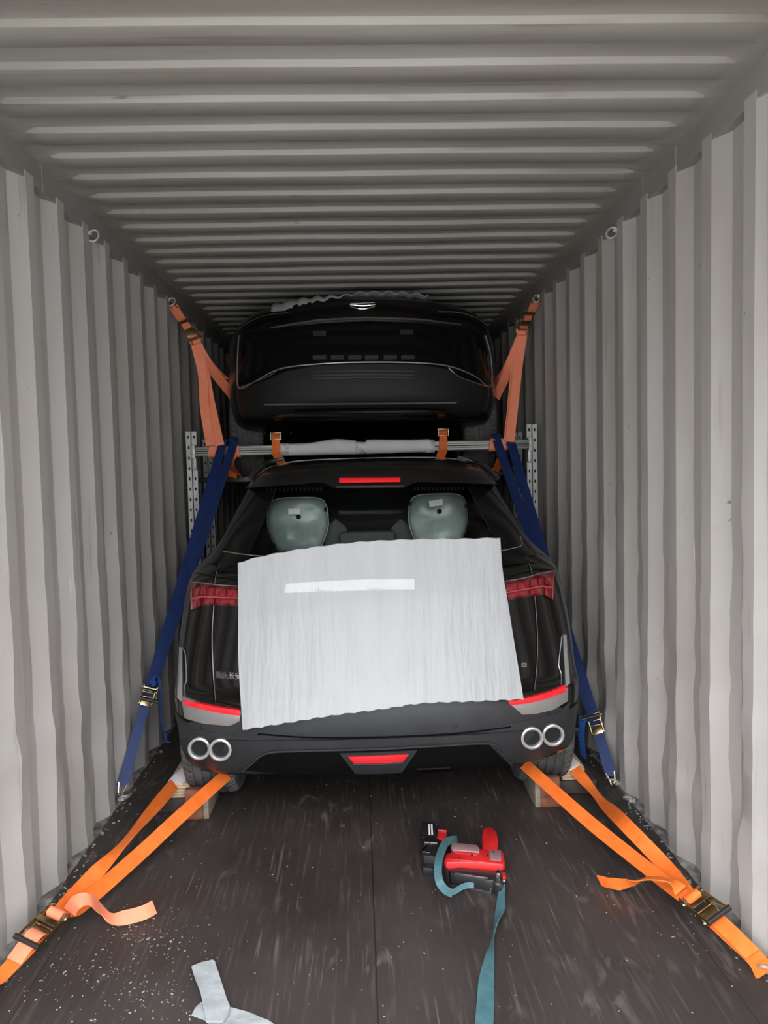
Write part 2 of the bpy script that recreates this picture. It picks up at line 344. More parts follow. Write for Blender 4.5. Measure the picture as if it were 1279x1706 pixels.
# roof sheet: shallow pressed corrugations that die out before the side rails
def roof():
    xs = [XL - .05, XL, XL + .02, XL + .045, XL + .06, XL + .075, XL + .095, XL + .13] + [XL + .13 + (XR - XL - .26) * k / 20 for k in range(1, 20)] + [XR - .13, XR - .095, XR - .075, XR - .06, XR - .045, XR - .02, XR, XR + .05]
    prof = []; y0 = 2.738
    for k in range(-11, 46):
        e_ = y0 + k * PR; prof += [(e_ - .0165, 1), (e_ - .012, .92), (e_ - .004, .08), (e_, 0), (e_ + .09, 0), (e_ + .0945, .1), (e_ + .101, .9), (e_ + .105, 1), (e_ + .15, 1)]
    prof = [p for p in prof if YM < p[0] < YE]
    rows = []
    for x in xs:
        m_ = min(x - XL, XR - x); f = min(1, max(0, (m_ - .045) / .06)); f = f * f * (3 - 2 * f)
        row = []
        for y, d in prof:
            z = H + .020 * d * f + .020 * (1 - f) * .35 + .0035 * noise.noise(Vector((x * 1.7, y * 2.3, 1))) * f
            row.append(Vector((x, y + (.004 * noise.noise(Vector((x * 1.2, y, 8)))) + (1 - f) * .012, z)))
        rows.append(row)
    mb = MB(); mb.grid(rows, [[Vector((0, 0, .003))] * len(prof) for _ in xs])
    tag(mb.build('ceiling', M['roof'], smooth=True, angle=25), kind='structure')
roof()
fb = MB(); fb.box(((XL + XR) / 2, (YM + YE) / 2, -.014), (XR - XL + .01, YE - YM, .028)); tag(fb.build('floor', M['floor'], smooth=False), kind='structure')
rows = [[Vector((XL - .04 + (XR - XL + .08) * k / 60, YE - .22 + (.036 if (k // 2) % 2 else 0), z)) for k in range(61)] for z in (-.01, H + .03)]
mb = MB(); mb.grid(rows, [[Vector((0, .004, 0))] * 61] * 2); tag(mb.build('wall_far', M['wall'], smooth=False), kind='structure')
gb = MB(); gb.box((0, -12, -.25), (60, 24 + 2 * YM - .02, .1)); tag(gb.build('ground', M['ground'], smooth=False), kind='structure')
ti = 1
for X, s in ((XL, -1), (XR, 1)):
    mb = MB(); mb.box((X + s * .034, (YM + YE) / 2, H - .040), (.064, YE - YM, .112))
    for y in (2.9 if s > 0 else 3.02, 3.23 if s > 0 else 5.4, 6.1):          # splice welds
        mb.box((X + s * .0325, y, H - .044), (.0645, .004, .103))
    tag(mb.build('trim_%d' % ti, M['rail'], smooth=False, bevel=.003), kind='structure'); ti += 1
    # ragged, grimy bottom rail and sealant along the wall foot
    n = 420; rows = []
    for z_, ins in ((-.02, 0), (0, 0), (1, .55), (2, 1)):
        row = []
        for k in range(n + 1):
            y = YM + (YE - YM) * k / n; v = noise.noise(Vector((y * 9, s * 4, 0))); v2 = noise.noise(Vector((y * 31, s * 2, 3)))
            if z_ <= 0: p = Vector((X - s * (.006 + .009 * v + .006 * v2), y, z_ if z_ < 0 else .002))
            elif z_ == 1: p = Vector((X + s * (.004 + .006 * v2), y, .004 + .005 * abs(v) + .004 * v2))
            else: p = Vector((X + s * .06, y, .003 + .003 * v2))
            row.append(p)
        rows.append(row)
    mb = MB(); mb.grid(rows); 
    tag(mb.build('trim_%d' % ti, M['grime'], smooth=True), kind='structure'); ti += 1
# lashing rings welded to the rails
def lashing_ring(p, s, label, floor_=False, r=.021, tilt=.5):
    o = thing('lashing_ring', label, 'lashing ring', p, 'steel lashing rings')
    A = Vector((s * .25, tilt, .35 if not floor_ else .8)).normalized(); u = A.orthogonal().normalized(); v = A.cross(u)
    pts = [Vector(p) + (u * math.cos(2 * PI * k / 24) * r * 1.25 + v * math.sin(2 * PI * k / 24) * r) for k in range(24)]
    MB().tube(pts, .005, 8, closed=True).build('ring', M['ringsteel'], o)
    MB().box(Vector(p) + Vector((s * .018, 0, .012 if not floor_ else -.01)), (.03, .016, .018)).build('weld_lug', M['ringsteel'], o, bevel=.003)
    return o
# ------------------------------------------------------------------ car shell
class Shell:
    """levels (z, half width, y back, y front, corner depth, exponent); M4 places it in the container"""
    def __init__(s, levels, cx, M4=Matrix.Identity(4), bow=.05, Df=.5):
        s.L = levels; s.cx = cx; s.M = M4; s.Mi = M4.inverted(); s.bow = bow; s.Df = Df; s.T = None
    def lev(s, t):
        Ls = s.L; n = len(Ls) - 1; t = min(max(t, 0), n); i = min(int(t), n - 1); f = t - i
        a, b_, c_, d = Ls[max(i - 1, 0)], Ls[i], Ls[i + 1], Ls[min(i + 2, n)]
        out = []
        for k in range(6):
            m1 = (c_[k] - a[k]) / 2 if i > 0 else c_[k] - b_[k]; m2 = (d[k] - b_[k]) / 2 if i + 2 <= n else c_[k] - b_[k]
            s0 = c_[k] - b_[k]
            if s0 == 0 or m1 * s0 < 0: m1 = 0
            if s0 == 0 or m2 * s0 < 0: m2 = 0
            if s0: 
                if abs(m1) > 3 * abs(s0): m1 = 3 * s0
                if abs(m2) > 3 * abs(s0): m2 = 3 * s0
            h = f; out.append((2 * h ** 3 - 3 * h * h + 1) * b_[k] + (h ** 3 - 2 * h * h + h) * m1 + (-2 * h ** 3 + 3 * h * h) * c_[k] + (h ** 3 - h * h) * m2)
        return out
    def lev_z(s, z):
        lo_, hi = 0.0, float(len(s.L) - 1)
        for _ in range(26):
            m_ = (lo_ + hi) / 2
            if s.lev(m_)[0] < z: lo_ = m_
            else: hi = m_
        return s.lev((lo_ + hi) / 2)
    def surf(s, x, z):
        if s.T is None:
            s.z0, s.z1 = s.L[0][0], s.L[-1][0]; s.T = [s.lev_z(s.z0 + (s.z1 - s.z0) * i / 1500) for i in range(1501)]
        f = min(max((z - s.z0) / (s.z1 - s.z0), 0), 1) * 1500; i = min(int(f), 1499); f -= i
        a, b_ = s.T[i], s.T[i + 1]; w_, yr, yf, D, n = [a[k] + (b_[k] - a[k]) * f for k in range(1, 6)]; q = min(abs(x - s.cx) / w_, .9995)
        return yr + s.bow * q * q + D * (1 - (1 - q ** n) ** (1 / n))
    def hit(s, px, py, off=0.0):
        o = s.Mi @ EYE; d = (s.Mi.to_3x3() @ ray(px, py)); d = d / d.y
        def g(y):
            p = o + d * (y - o.y); return y - s.surf(p.x, p.z)
        y = min(l[2] for l in s.L) - .35; prev = y
        for k in range(150):
            if g(y) > 0: break
            prev = y; y += .02
        a, b_ = prev, y
        for _ in range(22):
            m_ = (a + b_) / 2
            if g(m_) > 0: b_ = m_
            else: a = m_
        p = o + d * ((a + b_) / 2 - o.y); return Vector((p.x, p.y - off, p.z))      # local coordinates
    def ring(s, t, nr=44, ns=26, nf=24):
        z, w_, yr, yf, D, n = s.lev(t); pts = []
        def half(sgn, yb, D_, rear):
            out = []
            for k in range(nr + 1):
                a = -PI / 2 + PI * k / nr; sn = math.sin(a); cs = abs(math.cos(a))
                q = math.copysign(abs(sn) ** (2 / n), sn); c_ = cs ** (2 / n)
                out.append((s.cx + q * w_, yb + sgn * (s.bow * q * q + D_ * (1 - c_))))
            return out
        back = half(1, yr, D, True); front = half(-1, yf, s.Df, False)[::-1]
        def side(p, q): return [(p[0] + (q[0] - p[0]) * k / ns, p[1] + (q[1] - p[1]) * k / ns) for k in range(1, ns)]
        pts = back + side(back[-1], front[0]) + front + side(front[-1], back[0])
        return [Vector((a, b_, z)) for a, b_ in pts]
    def mesh(s, per=7):
        n = len(s.L) - 1; rings = [s.ring(i / per) for i in range(n * per + 1)]; K = len(rings[0])
        mb = MB(); vs = [q for r in rings for q in r]; fs = []
        for i in range(len(rings) - 1):
            for k in range(K): fs.append((i * K + k, i * K + (k + 1) % K, (i + 1) * K + (k + 1) % K, (i + 1) * K + k))
        fs += [tuple(range(K))[::-1], tuple(range(len(vs) - K, len(vs)))]
        mb.add(vs, fs, 0, s.M); return mb
    def patch(s, top, bot, off=.004, nu=24, nv=8, depth=.02, name='panel', m=None, parent=None, px=True, inner=None, smooth=True, bulge=0.0, angle=40):
        """closed panel hugging the shell between an upper and a lower line (photo points or (x,z) pairs)"""
        def rs(line):
            line = [Vector((p[0], p[1], 0)) for p in line]
            ls = [0]
            for a, b_ in zip(line, line[1:]): ls.append(ls[-1] + (b_ - a).length)
            out = []
            for k in range(nu + 1):
                d = ls[-1] * k / nu; i = 0
                while i < len(line) - 2 and ls[i + 1] < d: i += 1
                f = (d - ls[i]) / max(ls[i + 1] - ls[i], 1e-9); out.append(line[i].lerp(line[i + 1], f))
            return out
        T, B = rs(top), rs(bot); P = []; Q = []
        for j in range(nv + 1):
            row = []; back = []
            for k in range(nu + 1):
                q = T[k].lerp(B[k], j / nv); bl = off + bulge * math.sin(PI * j / nv) * (max(0.0, math.sin(PI * k / nu)) ** .3)
                if px: p = s.hit(q.x, q.y); p.y -= bl
                else: p = Vector((q.x, s.surf(q.x, q.y) - bl, q.y))
                row.append(p); back.append(Vector((0, depth + (bl - off), 0)))
            P.append([s.M @ p for p in row]); Q.append([s.M.to_3x3() @ v for v in back])
        mb = MB(); mb.grid(P, Q); return mb.build(name, m, parent, smooth=smooth, angle=angle) if name else mb
    def line(s, pts, r=.0025, off=.0, m=None, name='trim_line', parent=None, n=8, seg=6):
        q = catmull([Vector((p[0], p[1], 0)) for p in pts], n)
        mb = MB(); mb.tube([s.M @ s.hit(a.x, a.y, off) for a in q], r, seg); return mb.build(name, m, parent)
def cut(o, cutters):
    bpy.context.view_layer.update()
    for c_ in cutters:
        md = o.modifiers.new('cut', 'BOOLEAN'); md.operation = 'DIFFERENCE'; md.object = c_; md.solver = 'EXACT'
        dg = bpy.context.evaluated_depsgraph_get(); me = bpy.data.meshes.new_from_object(o.evaluated_get(dg))
        o.modifiers.clear(); old = o.data; o.data = me; bpy.data.meshes.remove(old)
    for c_ in cutters: bpy.data.objects.remove(c_)
    for p in o.data.polygons: p.use_smooth = True
    o.data.set_sharp_from_angle(angle=math.radians(40))
def wheel(parent, c, A, r=.36, wdt=.235, X=None, side=1):
    """tyre with grooves and shoulder, alloy rim with five spokes; c centre, A axle direction pointing outboard"""
    t = wdt / 2; ri = r * .66
    prof = [(ri, -t * .78), (ri + .02, -t * .95), (r - .05, -t), (r - .018, -t * .93), (r - .004, -t * .78), (r, -t * .60)]
    for g in (-.48, -.16, .16, .48):
        a = g * t; prof += [(r, a - .008), (r - .008, a - .006), (r - .008, a + .006), (r, a + .008)]
    prof += [(r, t * .60), (r - .004, t * .78), (r - .018, t * .93), (r - .05, t), (ri + .02, t * .95), (ri, t * .78)]
    c = Vector(c); A = Vector(A).normalized()
    u = A.orthogonal().normalized(); v = A.cross(u); SEG = 240; mb = MB(); n = len(prof)
    vs = []
    for (r0, h0) in prof:
        sh = .62 * t < abs(h0) < .96 * t and r0 > r - .03                    # shoulder blocks parted by sipes
        for k in range(SEG):
            a = 2 * PI * k / SEG; rr0 = r0 - (.010 if sh and k % 4 == 0 else 0); vs.append(c + A * h0 + (u * math.cos(a) + v * math.sin(a)) * rr0)
    mb.add(vs, [(i * SEG + k, i * SEG + (k + 1) % SEG, ((i + 1) % n) * SEG + (k + 1) % SEG, ((i + 1) % n) * SEG + k) for i in range(n) for k in range(SEG)])
    ty = mb.build('tyre', M['rubber'], parent, angle=22)
    rb = MB(); rb.lathe([(ri + .002, t * .75), (ri - .02, t * .7), (ri - .03, -t * .6), (ri + .002, -t * .75)], c, A, 48)
    rb.lathe([(.0, t * .5), (.06, t * .5), (.07, t * .3), (.0, t * .25)], c, A, 24, closed=False)
    for k in range(5):
        a = 2 * PI * k / 5; rad = u * math.cos(a) + v * math.sin(a); tan = -u * math.sin(a) + v * math.cos(a)
        rb.box(c + rad * (ri * .52) + A * t * .42, (ri * .98, .05, .03), Matrix((rad, tan, A)).transposed())
    rb.build('rim', M['rim'], parent, bevel=.004)
    return ty
# ------------------------------------------------------------------ lower SUV
cx = .063
levels = [
 # z     w     yback yfront D    n
 (.262, .815, 3.20, 7.50, .42, 4.2),
 (.290, .850, 3.13, 7.56, .44, 4.8),
 (.380, .868, 3.085, 7.62, .46, 5.0),
 (.500, .878, 3.065, 7.66, .46, 5.0),
 (.590, .884, 3.07, 7.68, .46, 4.8),
 (.640, .888, 3.125, 7.68, .44, 4.4),
 (.760, .886, 3.155, 7.66, .44, 4.0),
 (.900, .868, 3.16, 7.60, .43, 3.6),
 (.990, .850, 3.165, 7.48, .42, 3.5),
 (1.060, .832, 3.19, 7.20, .42, 3.4),
 (1.110, .800, 3.24, 6.70, .42, 3.3),
 (1.180, .735, 3.32, 6.42, .42, 3.3),
 (1.300, .680, 3.46, 6.15, .42, 3.4),
 (1.400, .640, 3.58, 5.92, .42, 3.4),
 (1.480, .600, 3.66, 5.70, .40, 3.2),
 (1.525, .560, 3.70, 5.55, .42, 3.0),
 (1.555, .500, 3.80, 5.40, .40, 2.8),
 (1.575, .400, 3.98, 5.20, .38, 2.6),
 (1.583, .250, 4.25, 4.95, .30, 2.4)]
S = Shell(levels, cx)
car = thing('car', 'black car on the container floor with a white foam sheet on its tailgate', 'car', (cx, 5.3, 0))
body = S.mesh().build('body', M['paint'], car, angle=50)
WY, FWY, WR = 3.73, 6.55, .36
cs = []
for y in (WY, FWY):
    for sx_ in (-1, 1):
        b_ = MB(); b_.lathe([(.0001, -.19), (.378, -.19), (.378, .19), (.0001, .19)], (cx + sx_ * .80, y, WR), (1, 0, 0), 40)
        cs.append(b_.build('cutter', M['dark'])); 
cut(body, cs)
# opening for the rear glass
bm = bmesh.new(); bm.from_mesh(body.data); off_ = ORG['car']
kill = []
for f in bm.faces:
    c_ = f.calc_center_median() + off_
    if 1.10 < c_.z < 1.47 and c_.y < 4.2 and abs(c_.x - cx) < (.585 - (c_.z - 1.10) * .30) and f.normal.y < -.3: kill.append(f)
print('glass faces cut', len(kill))
bmesh.ops.delete(bm, geom=kill, context='FACES'); bm.to_mesh(body.data); bm.free()
for sx_ in (-1, 1):
    for y, rr_ in ((WY, WR), (FWY, WR)):
        wb = MB(); A = Vector((sx_, 0, 0)); o = bpy.data.objects.new('wheel', None)
        C.objects.link(o); o.parent = car; o.location = Vector((cx + sx_ * .765, y, WR)) - ORG['car']; ORG[o.name] = Vector((cx + sx_ * .765, y, WR))
        wheel(o, (cx + sx_ * .765, y, WR), A)
        # arch liner
        lb = MB(); rows = [[Vector((cx + sx_ * xx, y + .376 * math.cos(a), WR + .376 * math.sin(a))) for a in [PI * k / 24 - .35 * 0 for k in range(25)]] for xx in (.615, .88)]
        lb.grid(rows); lb.build('wheel_arch_liner', M['dark'], car)
# rear glass and its black surround
def zxw(z): return .60 - (z - 1.10) * .30
gt = [(cx + x * .5, 1.478) for x in (-1, -.6, -.2, .2, .6, 1)]; gb_ = [(cx + x * .62, 1.09) for x in (-1, -.6, -.2, .2, .6, 1)]
S.patch(gt, gb_, .004, 30, 16, .004, 'rear_window', M['glass'], car, px=False)
# gloss black glass border (left and right pillars, bottom and top bands)
def band(xa_t, xb_t, zt, xa_b, xb_b, zb, name='window_surround', m='gloss', off=.009, nu=10, nv=16, depth=.010):
    return S.patch([(cx + xa_t, zt), (cx + xb_t, zt)], [(cx + xa_b, zb), (cx + xb_b, zb)], off, nu, nv, depth, name, M[m], car, px=False)
band(-.598, -.435, 1.48, -.728, -.555, 1.125); band(.435, .598, 1.48, .555, .728, 1.125)
band(-.66, .66, 1.135, -.70, .70, 1.10, nu=30, nv=3)
band(-.47, .47, 1.482, -.475, .475, 1.445, nu=30, nv=3)
# cabin seen through the glass
ib = MB(); ib.box((cx, 4.75, 1.02), (1.3, 1.6, .04)); ib.box((cx, 5.55, 1.25), (1.25, .04, .5)); ib.build('cabin_trim', M['cabin'], car, smooth=False)
def seat_back(px0, px1, py0, py1, Y, lean=.0, extra=True):
    pc = at((px0 + px1) / 2, (py0 + py1) / 2, Y); w_ = (at(px1, py0, Y) - at(px0, py0, Y)).x / 2; h_ = (at(px0, py0, Y) - at(px0, py1, Y)).z / 2
    rows = []; nv = 14; nu = 20
    outline = lambda v: 1.0 - .26 * max(0, -v) ** 1.3 - .08 * max(0, v) ** 4
    P = []
    for j in range(nv + 1):
        v = -1 + 2 * j / nv; v = math.sin(v * PI / 2); row = []
        for k in range(nu + 1):
            u = math.sin((-1 + 2 * k / nu) * PI / 2)
            x = pc.x + u * w_ * outline(v) * (1 - .06 * v * v * v * v); z = pc.z + v * h_ * (1 - .14 * abs(u) ** 5)
            e_ = (1 - abs(u) ** 5) * (1 - abs(v) ** 5); row.append(Vector((x, pc.y - .055 * e_ ** .35 - .012 * (1 - u * u) + .016 * noise.noise(Vector((x * 9, z * 13, px0))) + .006 * noise.noise(Vector((x * 34, z * 22, px0))), z)))
        P.append(row)
    mb = MB(); mb.grid(P, [[Vector((0, .10, 0))] * (nu + 1)] * (nv + 1)); s_ = mb.build('seat', M['seatwrap'], car, angle=60)
    rim = [P[0][k] for k in range(0, nu + 1)] + [P[j][nu] for j in range(1, nv + 1)] + [P[nv][k] for k in range(nu - 1, -1, -1)] + [P[j][0] for j in range(nv - 1, 0, -1)]
    MB().tube([p + Vector((0, -.004, 0)) for p in rim], .0035, 6, closed=True).build('film_edge', M['wrap'], s_)
    for u_, v_ in ((.06, .80), (.94, .78), (.10, .22), (.92, .2), (.40, .04), (.62, .04)):
        c_ = P[int(v_ * nv)][int(u_ * nu)]; MB().box(c_ + Vector((0, -.006, 0)), (.014, .006, .022)).build('film_clip', M['hole'], s_)
    s_['label'] = 'seat back wrapped in pale protective film'
    return s_, pc
s1, p1 = seat_back(446, 547, 829, 921, 4.12); s2, p2 = seat_back(681, 778, 823, 915, 4.12)
def on_seat(s_, px_, py_, Y, wd, hg, ang):
    c_ = at(px_, py_, Y - .035); R = Matrix.Rotation(ang, 3, 'Y')
    q = MB(); q.box(c_, (wd, .002, hg), R); q.build('paper_tag', M['sticker'], s_, smooth=False)
    for k in range(4): pass
on_seat(s1, 490, 852, 4.02, .062, .030, .02); on_seat(s2, 726, 838, 4.02, .07, .032, -.12)
for s_, px_, py_ in ((s1, 497, 861), (s2, 732, 852)):
    MB().lathe([(.0001, 0), (.011, 0), (.013, .006), (.0001, .01)], at(px_, py_, 4.03), (0, 1, 0), 16, closed=False).build('release_button', M['hole'], s_)
    # seat belt guides / clips at the film edge
q = MB(); q.box(at(612, 900, 4.15), (.30, .08, .10)); q.build('seat', M['headliner'], car, bevel=.02)
for a, b_ in ((545, 575), (652, 684)):
    q = MB(); q.prism([(-.07, -.08), (.07, -.08), (.06, .03), (.0, .085), (-.05, .04)], at((a + b_) / 2, 890, 4.2), (1, 0, 0), (0, 0, 1), (0, 1, 0), .04); q.build('seat_bolster', M['headliner'], car, bevel=.01)
# roof spoiler with centre lamp
sp_ = S.patch([(430, 792), (470, 777), (560, 769), (640, 766), (720, 769), (790, 778), (815, 790)],
              [(414, 812), (540, 803), (560, 813), (620, 813), (672, 812), (690, 802), (822, 806)], .10, 40, 8, .16, 'spoiler', M['paint'], car, bulge=.015)
for a, b_ in (((566, 795), (664, 794)),):
    S.patch([(566, 795.5), (664, 794.5)], [(566, 803), (664, 802)], .128, 16, 3, .03, 'brake_light', M['redglow'], car, bulge=.003)
S.patch([(560, 808.5), (672, 807.5)], [(562, 811.5), (670, 810.5)], .122, 16, 2, .02, 'spoiler_trim', M['brightchrome'], car)
# dark lattice strips under the spoiler ends
for x0, x1, y0 in ((446, 535, 811), (690, 770, 810)):
    lb = MB()
    for k in range(14):
        a = x0 + (x1 - x0) * k / 13
        p = S.hit(a, y0 + 4, .016); MB().box(p, (.010, .004, .016)).build('vent_slat', M['dark'], car, smooth=False)
# roof rails
for pts in ([(417, 797), (428, 783), (445, 771), (470, 765)], [(829, 797), (812, 781), (790, 769), (765, 763)]):
    q = []
    for (a, b_), Y in zip(pts, (3.80, 3.86, 4.0, 4.5)): q.append(at(a, b_, Y))
    MB().tube(catmull(q, 8), .012, 8).build('roof_rail', M['darkchrome'], car)
# shut lines of the tailgate
for pts in ([(369, 922), (357, 960), (354, 1008), (351, 1060), (353, 1120), (357, 1171)], [(867, 913), (882, 948), (889, 998), (893, 1060), (892, 1110), (888, 1150)]):
    S.line(pts, .0032, -.001, M['dark'], 'shut_line', car)
    S.line([(a + 2.2, b_) for a, b_ in pts], .0012, .0, M['greytrim'], 'shut_line_edge', car)
for pts in ([(322, 953), (357, 961), (397, 966)], [(922, 948), (882, 952), (845, 962)]):
    S.line(pts, .0022, .001, M['dark'], 'shut_line', car)
for pts in ([(357, 1168), (402, 1178)], [(888, 1148), (846, 1160)]):
    S.line(pts, .003, .0, M['dark'], 'shut_line', car)
for pts in ([(372, 918), (410, 924), (450, 927)], [(866, 893), (868, 908), (850, 914), (830, 918)]):
    S.line(pts, .0022, .008, M['greytrim'], 'glass_edge', car)
# tail lamps: dark housing, two rows of lens cells, bright bar
def lamp(T, B, mirror):
    h = S.patch(T, B, .010, 30, 6, .03, 'tail_lamp', M['reddark'], car, bulge=.004)
    def q(u, v):
        def pick(Ln):
            n = len(Ln) - 1; f = u * n; i = min(int(f), n - 1); a, b_ = Ln[i], Ln[i + 1]; g = f - i; return a[0] + (b_[0] - a[0]) * g, a[1] + (b_[1] - a[1]) * g
        a, b_ = pick(T), pick(B); return a[0] + (b_[0] - a[0]) * v, a[1] + (b_[1] - a[1]) * v
    cells = [(.08, .24, .20, .50), (.27, .36, .20, .50), (.38, .50, .18, .50), (.54, .76, .18, .52), (.79, .98, .18, .52), (.10, .26, .62, 1.0), (.32, .50, .66, .90), (.55, .94, .66, .88)]
    for u0, u1, v0, v1 in cells:
        S.patch([q(u0, v0), q((u0 + u1) / 2, v0), q(u1, v0)], [q(u0, v1), q((u0 + u1) / 2, v1), q(u1, v1)], .0165, 6, 3, .01, 'lens_cell', M['redlens'], h, bulge=.002)
    S.patch([q(u, .54) for u in (.06, .3, .5, .7, .99)], [q(u, .61) for u in (.06, .3, .5, .7, .99)], .019, 20, 2, .012, 'light_bar', M['redpale'], h)
    S.line([q(.02, .05), q(.045, .5), q(.05, .97)], .0016, .015, M['redpale'], 'lens_edge', h)
    S.line([q(0, 0), q(.3, 0), q(.6, 0), q(.99, 0)], .0018, .012, M['greytrim'], 'lamp_edge', h)
lamp([(318, 969), (335, 970), (357, 973), (376, 975), (398, 976)], [(318, 1017), (333, 1009), (357, 1008), (376, 1009), (398, 1009)], 1)
lamp([(922, 951), (905, 953), (882, 960), (862, 964), (840, 968)], [(922, 1000), (907, 990), (883, 993), (862, 996), (840, 1000)], -1)
# bumper: matte lower cladding, ledge, lower valance
bu = S.patch([(cx + x, z) for x, z in ((-.865, .52), (-.79, .50), (-.66, .565), (-.4, .585), (0, .59), (.4, .585), (.66, .565), (.79, .50), (.865, .52))],
        [(cx + x, .33) for x in (-.865, -.80, -.66, -.4, 0, .4, .66, .80, .865)], .012, 64, 10, .03, 'bumper', M['plastic'], car, px=False)
S.patch([(cx + x, .452) for x in (-.62, -.3, 0, .3, .62)], [(cx + x, .30) for x in (-.68, -.3, 0, .3, .68)], .028, 50, 8, .03, 'valance', M['plastic'], bu, px=False)
for T_, B_ in (([(297.5, 1196), (318, 1212), (375, 1222), (440, 1230)], [(301, 1253), (309, 1268), (332, 1281), (376, 1288), (430, 1289)]),
               ([(947, 1168), (928, 1186), (870, 1200), (810, 1212)], [(945, 1226), (937, 1241), (915, 1256), (880, 1267), (835, 1275)])):
    S.patch(T_, B_, .014, 26, 8, .05, 'bumper_corner', M['plastic'], bu, bulge=.006)
S.line([(430, 1221), (520, 1227), (640, 1226), (760, 1220), (850, 1209)], .0035, .014, M['dark'], 'bumper_crease', bu)
# recess shade as near-black patch, rim highlight as painted grey line, centre lamp
S.patch([(444, 1251), (500, 1247), (545, 1246), (640, 1244), (720, 1240), (812, 1236)], [(408, 1279), (470, 1284), (560, 1286), (640, 1285), (740, 1281), (848, 1272)], .033, 40, 5, .012, 'diffuser_shade', M['dark'], bu)
S.line([(405, 1281), (420, 1268), (446, 1250), (500, 1246), (620, 1243), (720, 1238), (812, 1234), (830, 1248), (850, 1270)], .004, .036, M['midgrey'], 'rim_highlight', bu)
S.patch([(566, 1249), (630, 1247), (694, 1244)], [(592, 1283), (630, 1283), (668, 1281)], .042, 16, 4, .02, 'lamp_housing', M['plastic'], bu)
S.patch([(580, 1254), (630, 1252), (679, 1250)], [(590, 1264), (630, 1264), (670, 1261)], .050, 16, 3, .02, 'fog_lamp', M['redglow'], bu, bulge=.004)
S.patch([(588, 1264.5), (630, 1264.5), (671, 1262)], [(590, 1266.3), (630, 1266.3), (669, 1263.8)], .052, 16, 2, .012, 'chrome_strip', M['brightchrome'], bu)
# side trims with reflectors
def side_trim(K):
    t_ = S.patch(K['plate_t'], K['plate_b'], .020, 22, 5, .03, 'corner_trim', M['greytrim'], car, bulge=.004)
    S.patch(K['ref_t'], K['ref_b'], .027, 18, 3, .02, 'reflector', M['redglow'], t_, bulge=.003)
    S.patch(K['v_t'], K['v_b'], .018, 3, 14, .02, 'corner_blade', M['silver'], t_, bulge=.002)
    S.line(K['edge'], .0022, .006, M['greytrim'], 'gap_line', car)
side_trim(dict(plate_t=[(303, 1158), (340, 1172), (375, 1180), (402, 1184)], plate_b=[(309, 1194), (340, 1203), (383, 1207), (400, 1199)],
    ref_t=[(306, 1163), (340, 1170), (370, 1176), (401, 1180)], ref_b=[(309, 1171), (340, 1179), (370, 1185), (401, 1189)],
    v_t=[(299.5, 1077), (304.5, 1078)], v_b=[(296.5, 1160), (304.5, 1168)], edge=[(305, 1080), (309, 1090), (311, 1130), (308, 1142), (309, 1160)]))
side_trim(dict(plate_t=[(845, 1168), (880, 1163), (915, 1154), (944, 1143)], plate_b=[(868, 1188), (890, 1187), (920, 1180), (943, 1166)],
    ref_t=[(844, 1165), (880, 1159), (912, 1150), (940, 1139)], ref_b=[(848, 1172), (880, 1168), (912, 1160), (940, 1149)],
    v_t=[(936.5, 1057), (941.5, 1056)], v_b=[(941, 1142), (947.5, 1136)], edge=[(935, 1060), (932, 1085), (930, 1108), (934, 1122), (934, 1140)]))
# exhaust tips with shrouds
for px_, py_ in ((332, 1247), (367, 1249), (886, 1229.5), (921, 1224.5)):
    c_ = S.hit(px_, py_, 0); r = .0445; c_.y = min(S.hit(px_ - 16, py_).y, S.hit(px_ + 16, py_).y, c_.y) - .035; c_ = EYE + ray(px_, py_) * (c_.y / ray(px_, py_).y)
    ex = MB().lathe([(r - .001, .16), (r - .001, .0), (r + .001, -.006), (r - .005, -.009), (r - .0105, -.005), (r - .0115, .16)], c_, (0, 1, 0), 40).build('exhaust_tip', M['silver'], car)
    MB().lathe([(.0001, .012), (r - .011, .012), (r - .011, .05), (.0001, .05)], c_, (0, 1, 0), 30, closed=True).build('pipe_bore', M['hole'], ex)
    MB().lathe([(r + .011, .16), (r + .011, .030), (r + .003, .022), (r + .002, .16)], c_, (0, 1, 0), 36).build('shroud', M['plastic'], ex)
# parking sensors and bumper plug
for px_, py_ in ((338, 1210), (912, 1187), (757, 1208), (502, 1222)):
    c_ = S.hit(px_, py_, .014); MB().lathe([(.008, .01), (.008, -.001), (.0068, -.002), (.0068, .01)], c_, (0, 1, 0), 20).build('parking_sensor', M['plastic'], car)
# underside rear valance bottom and muffler
q = MB(); q.box((cx, 3.7, .30), (1.1, .5, .10)); q.build('underbody', M['dark'], car, bevel=.03)
# chrome characters on the tailgate
def text(parent, s_, px_, py_, size, m_, name='badge', rz=0, sh=S, off=.003, tilt=0, xs=1.0, bold=.0):
    cu = bpy.data.curves.new(name, 'FONT'); cu.body = s_; cu.size = size; cu.extrude = .0012; cu.offset = bold; cu.align_x = 'LEFT'; cu.align_y = 'CENTER'
    to = bpy.data.objects.new('t', cu); C.objects.link(to); bpy.context.view_layer.update()
    me = bpy.data.meshes.new_from_object(to.evaluated_get(bpy.context.evaluated_depsgraph_get())); bpy.data.objects.remove(to)
    c_ = sh.hit(px_, py_, off); c2 = sh.hit(px_ + 12, py_ + tilt, off); x_ = (c2 - c_).normalized(); z_ = Vector((0, 0, 1)); n_ = x_.cross(z_).normalized(); z_ = n_.cross(x_)
    vs = [c_ + x_ * v.co.x * xs + z_ * v.co.y + n_ * (v.co.z + .0005) for v in me.vertices]
    mb = MB(); mb.add([sh.M @ v for v in vs], [tuple(p.vertices) for p in me.polygons])
    o = mb.build(name, m_, parent, smooth=False); return o
text(car, '重庆长安', 359, 1124, .030, M['brightchrome'], 'badge_lettering', tilt=.9, bold=.0004)
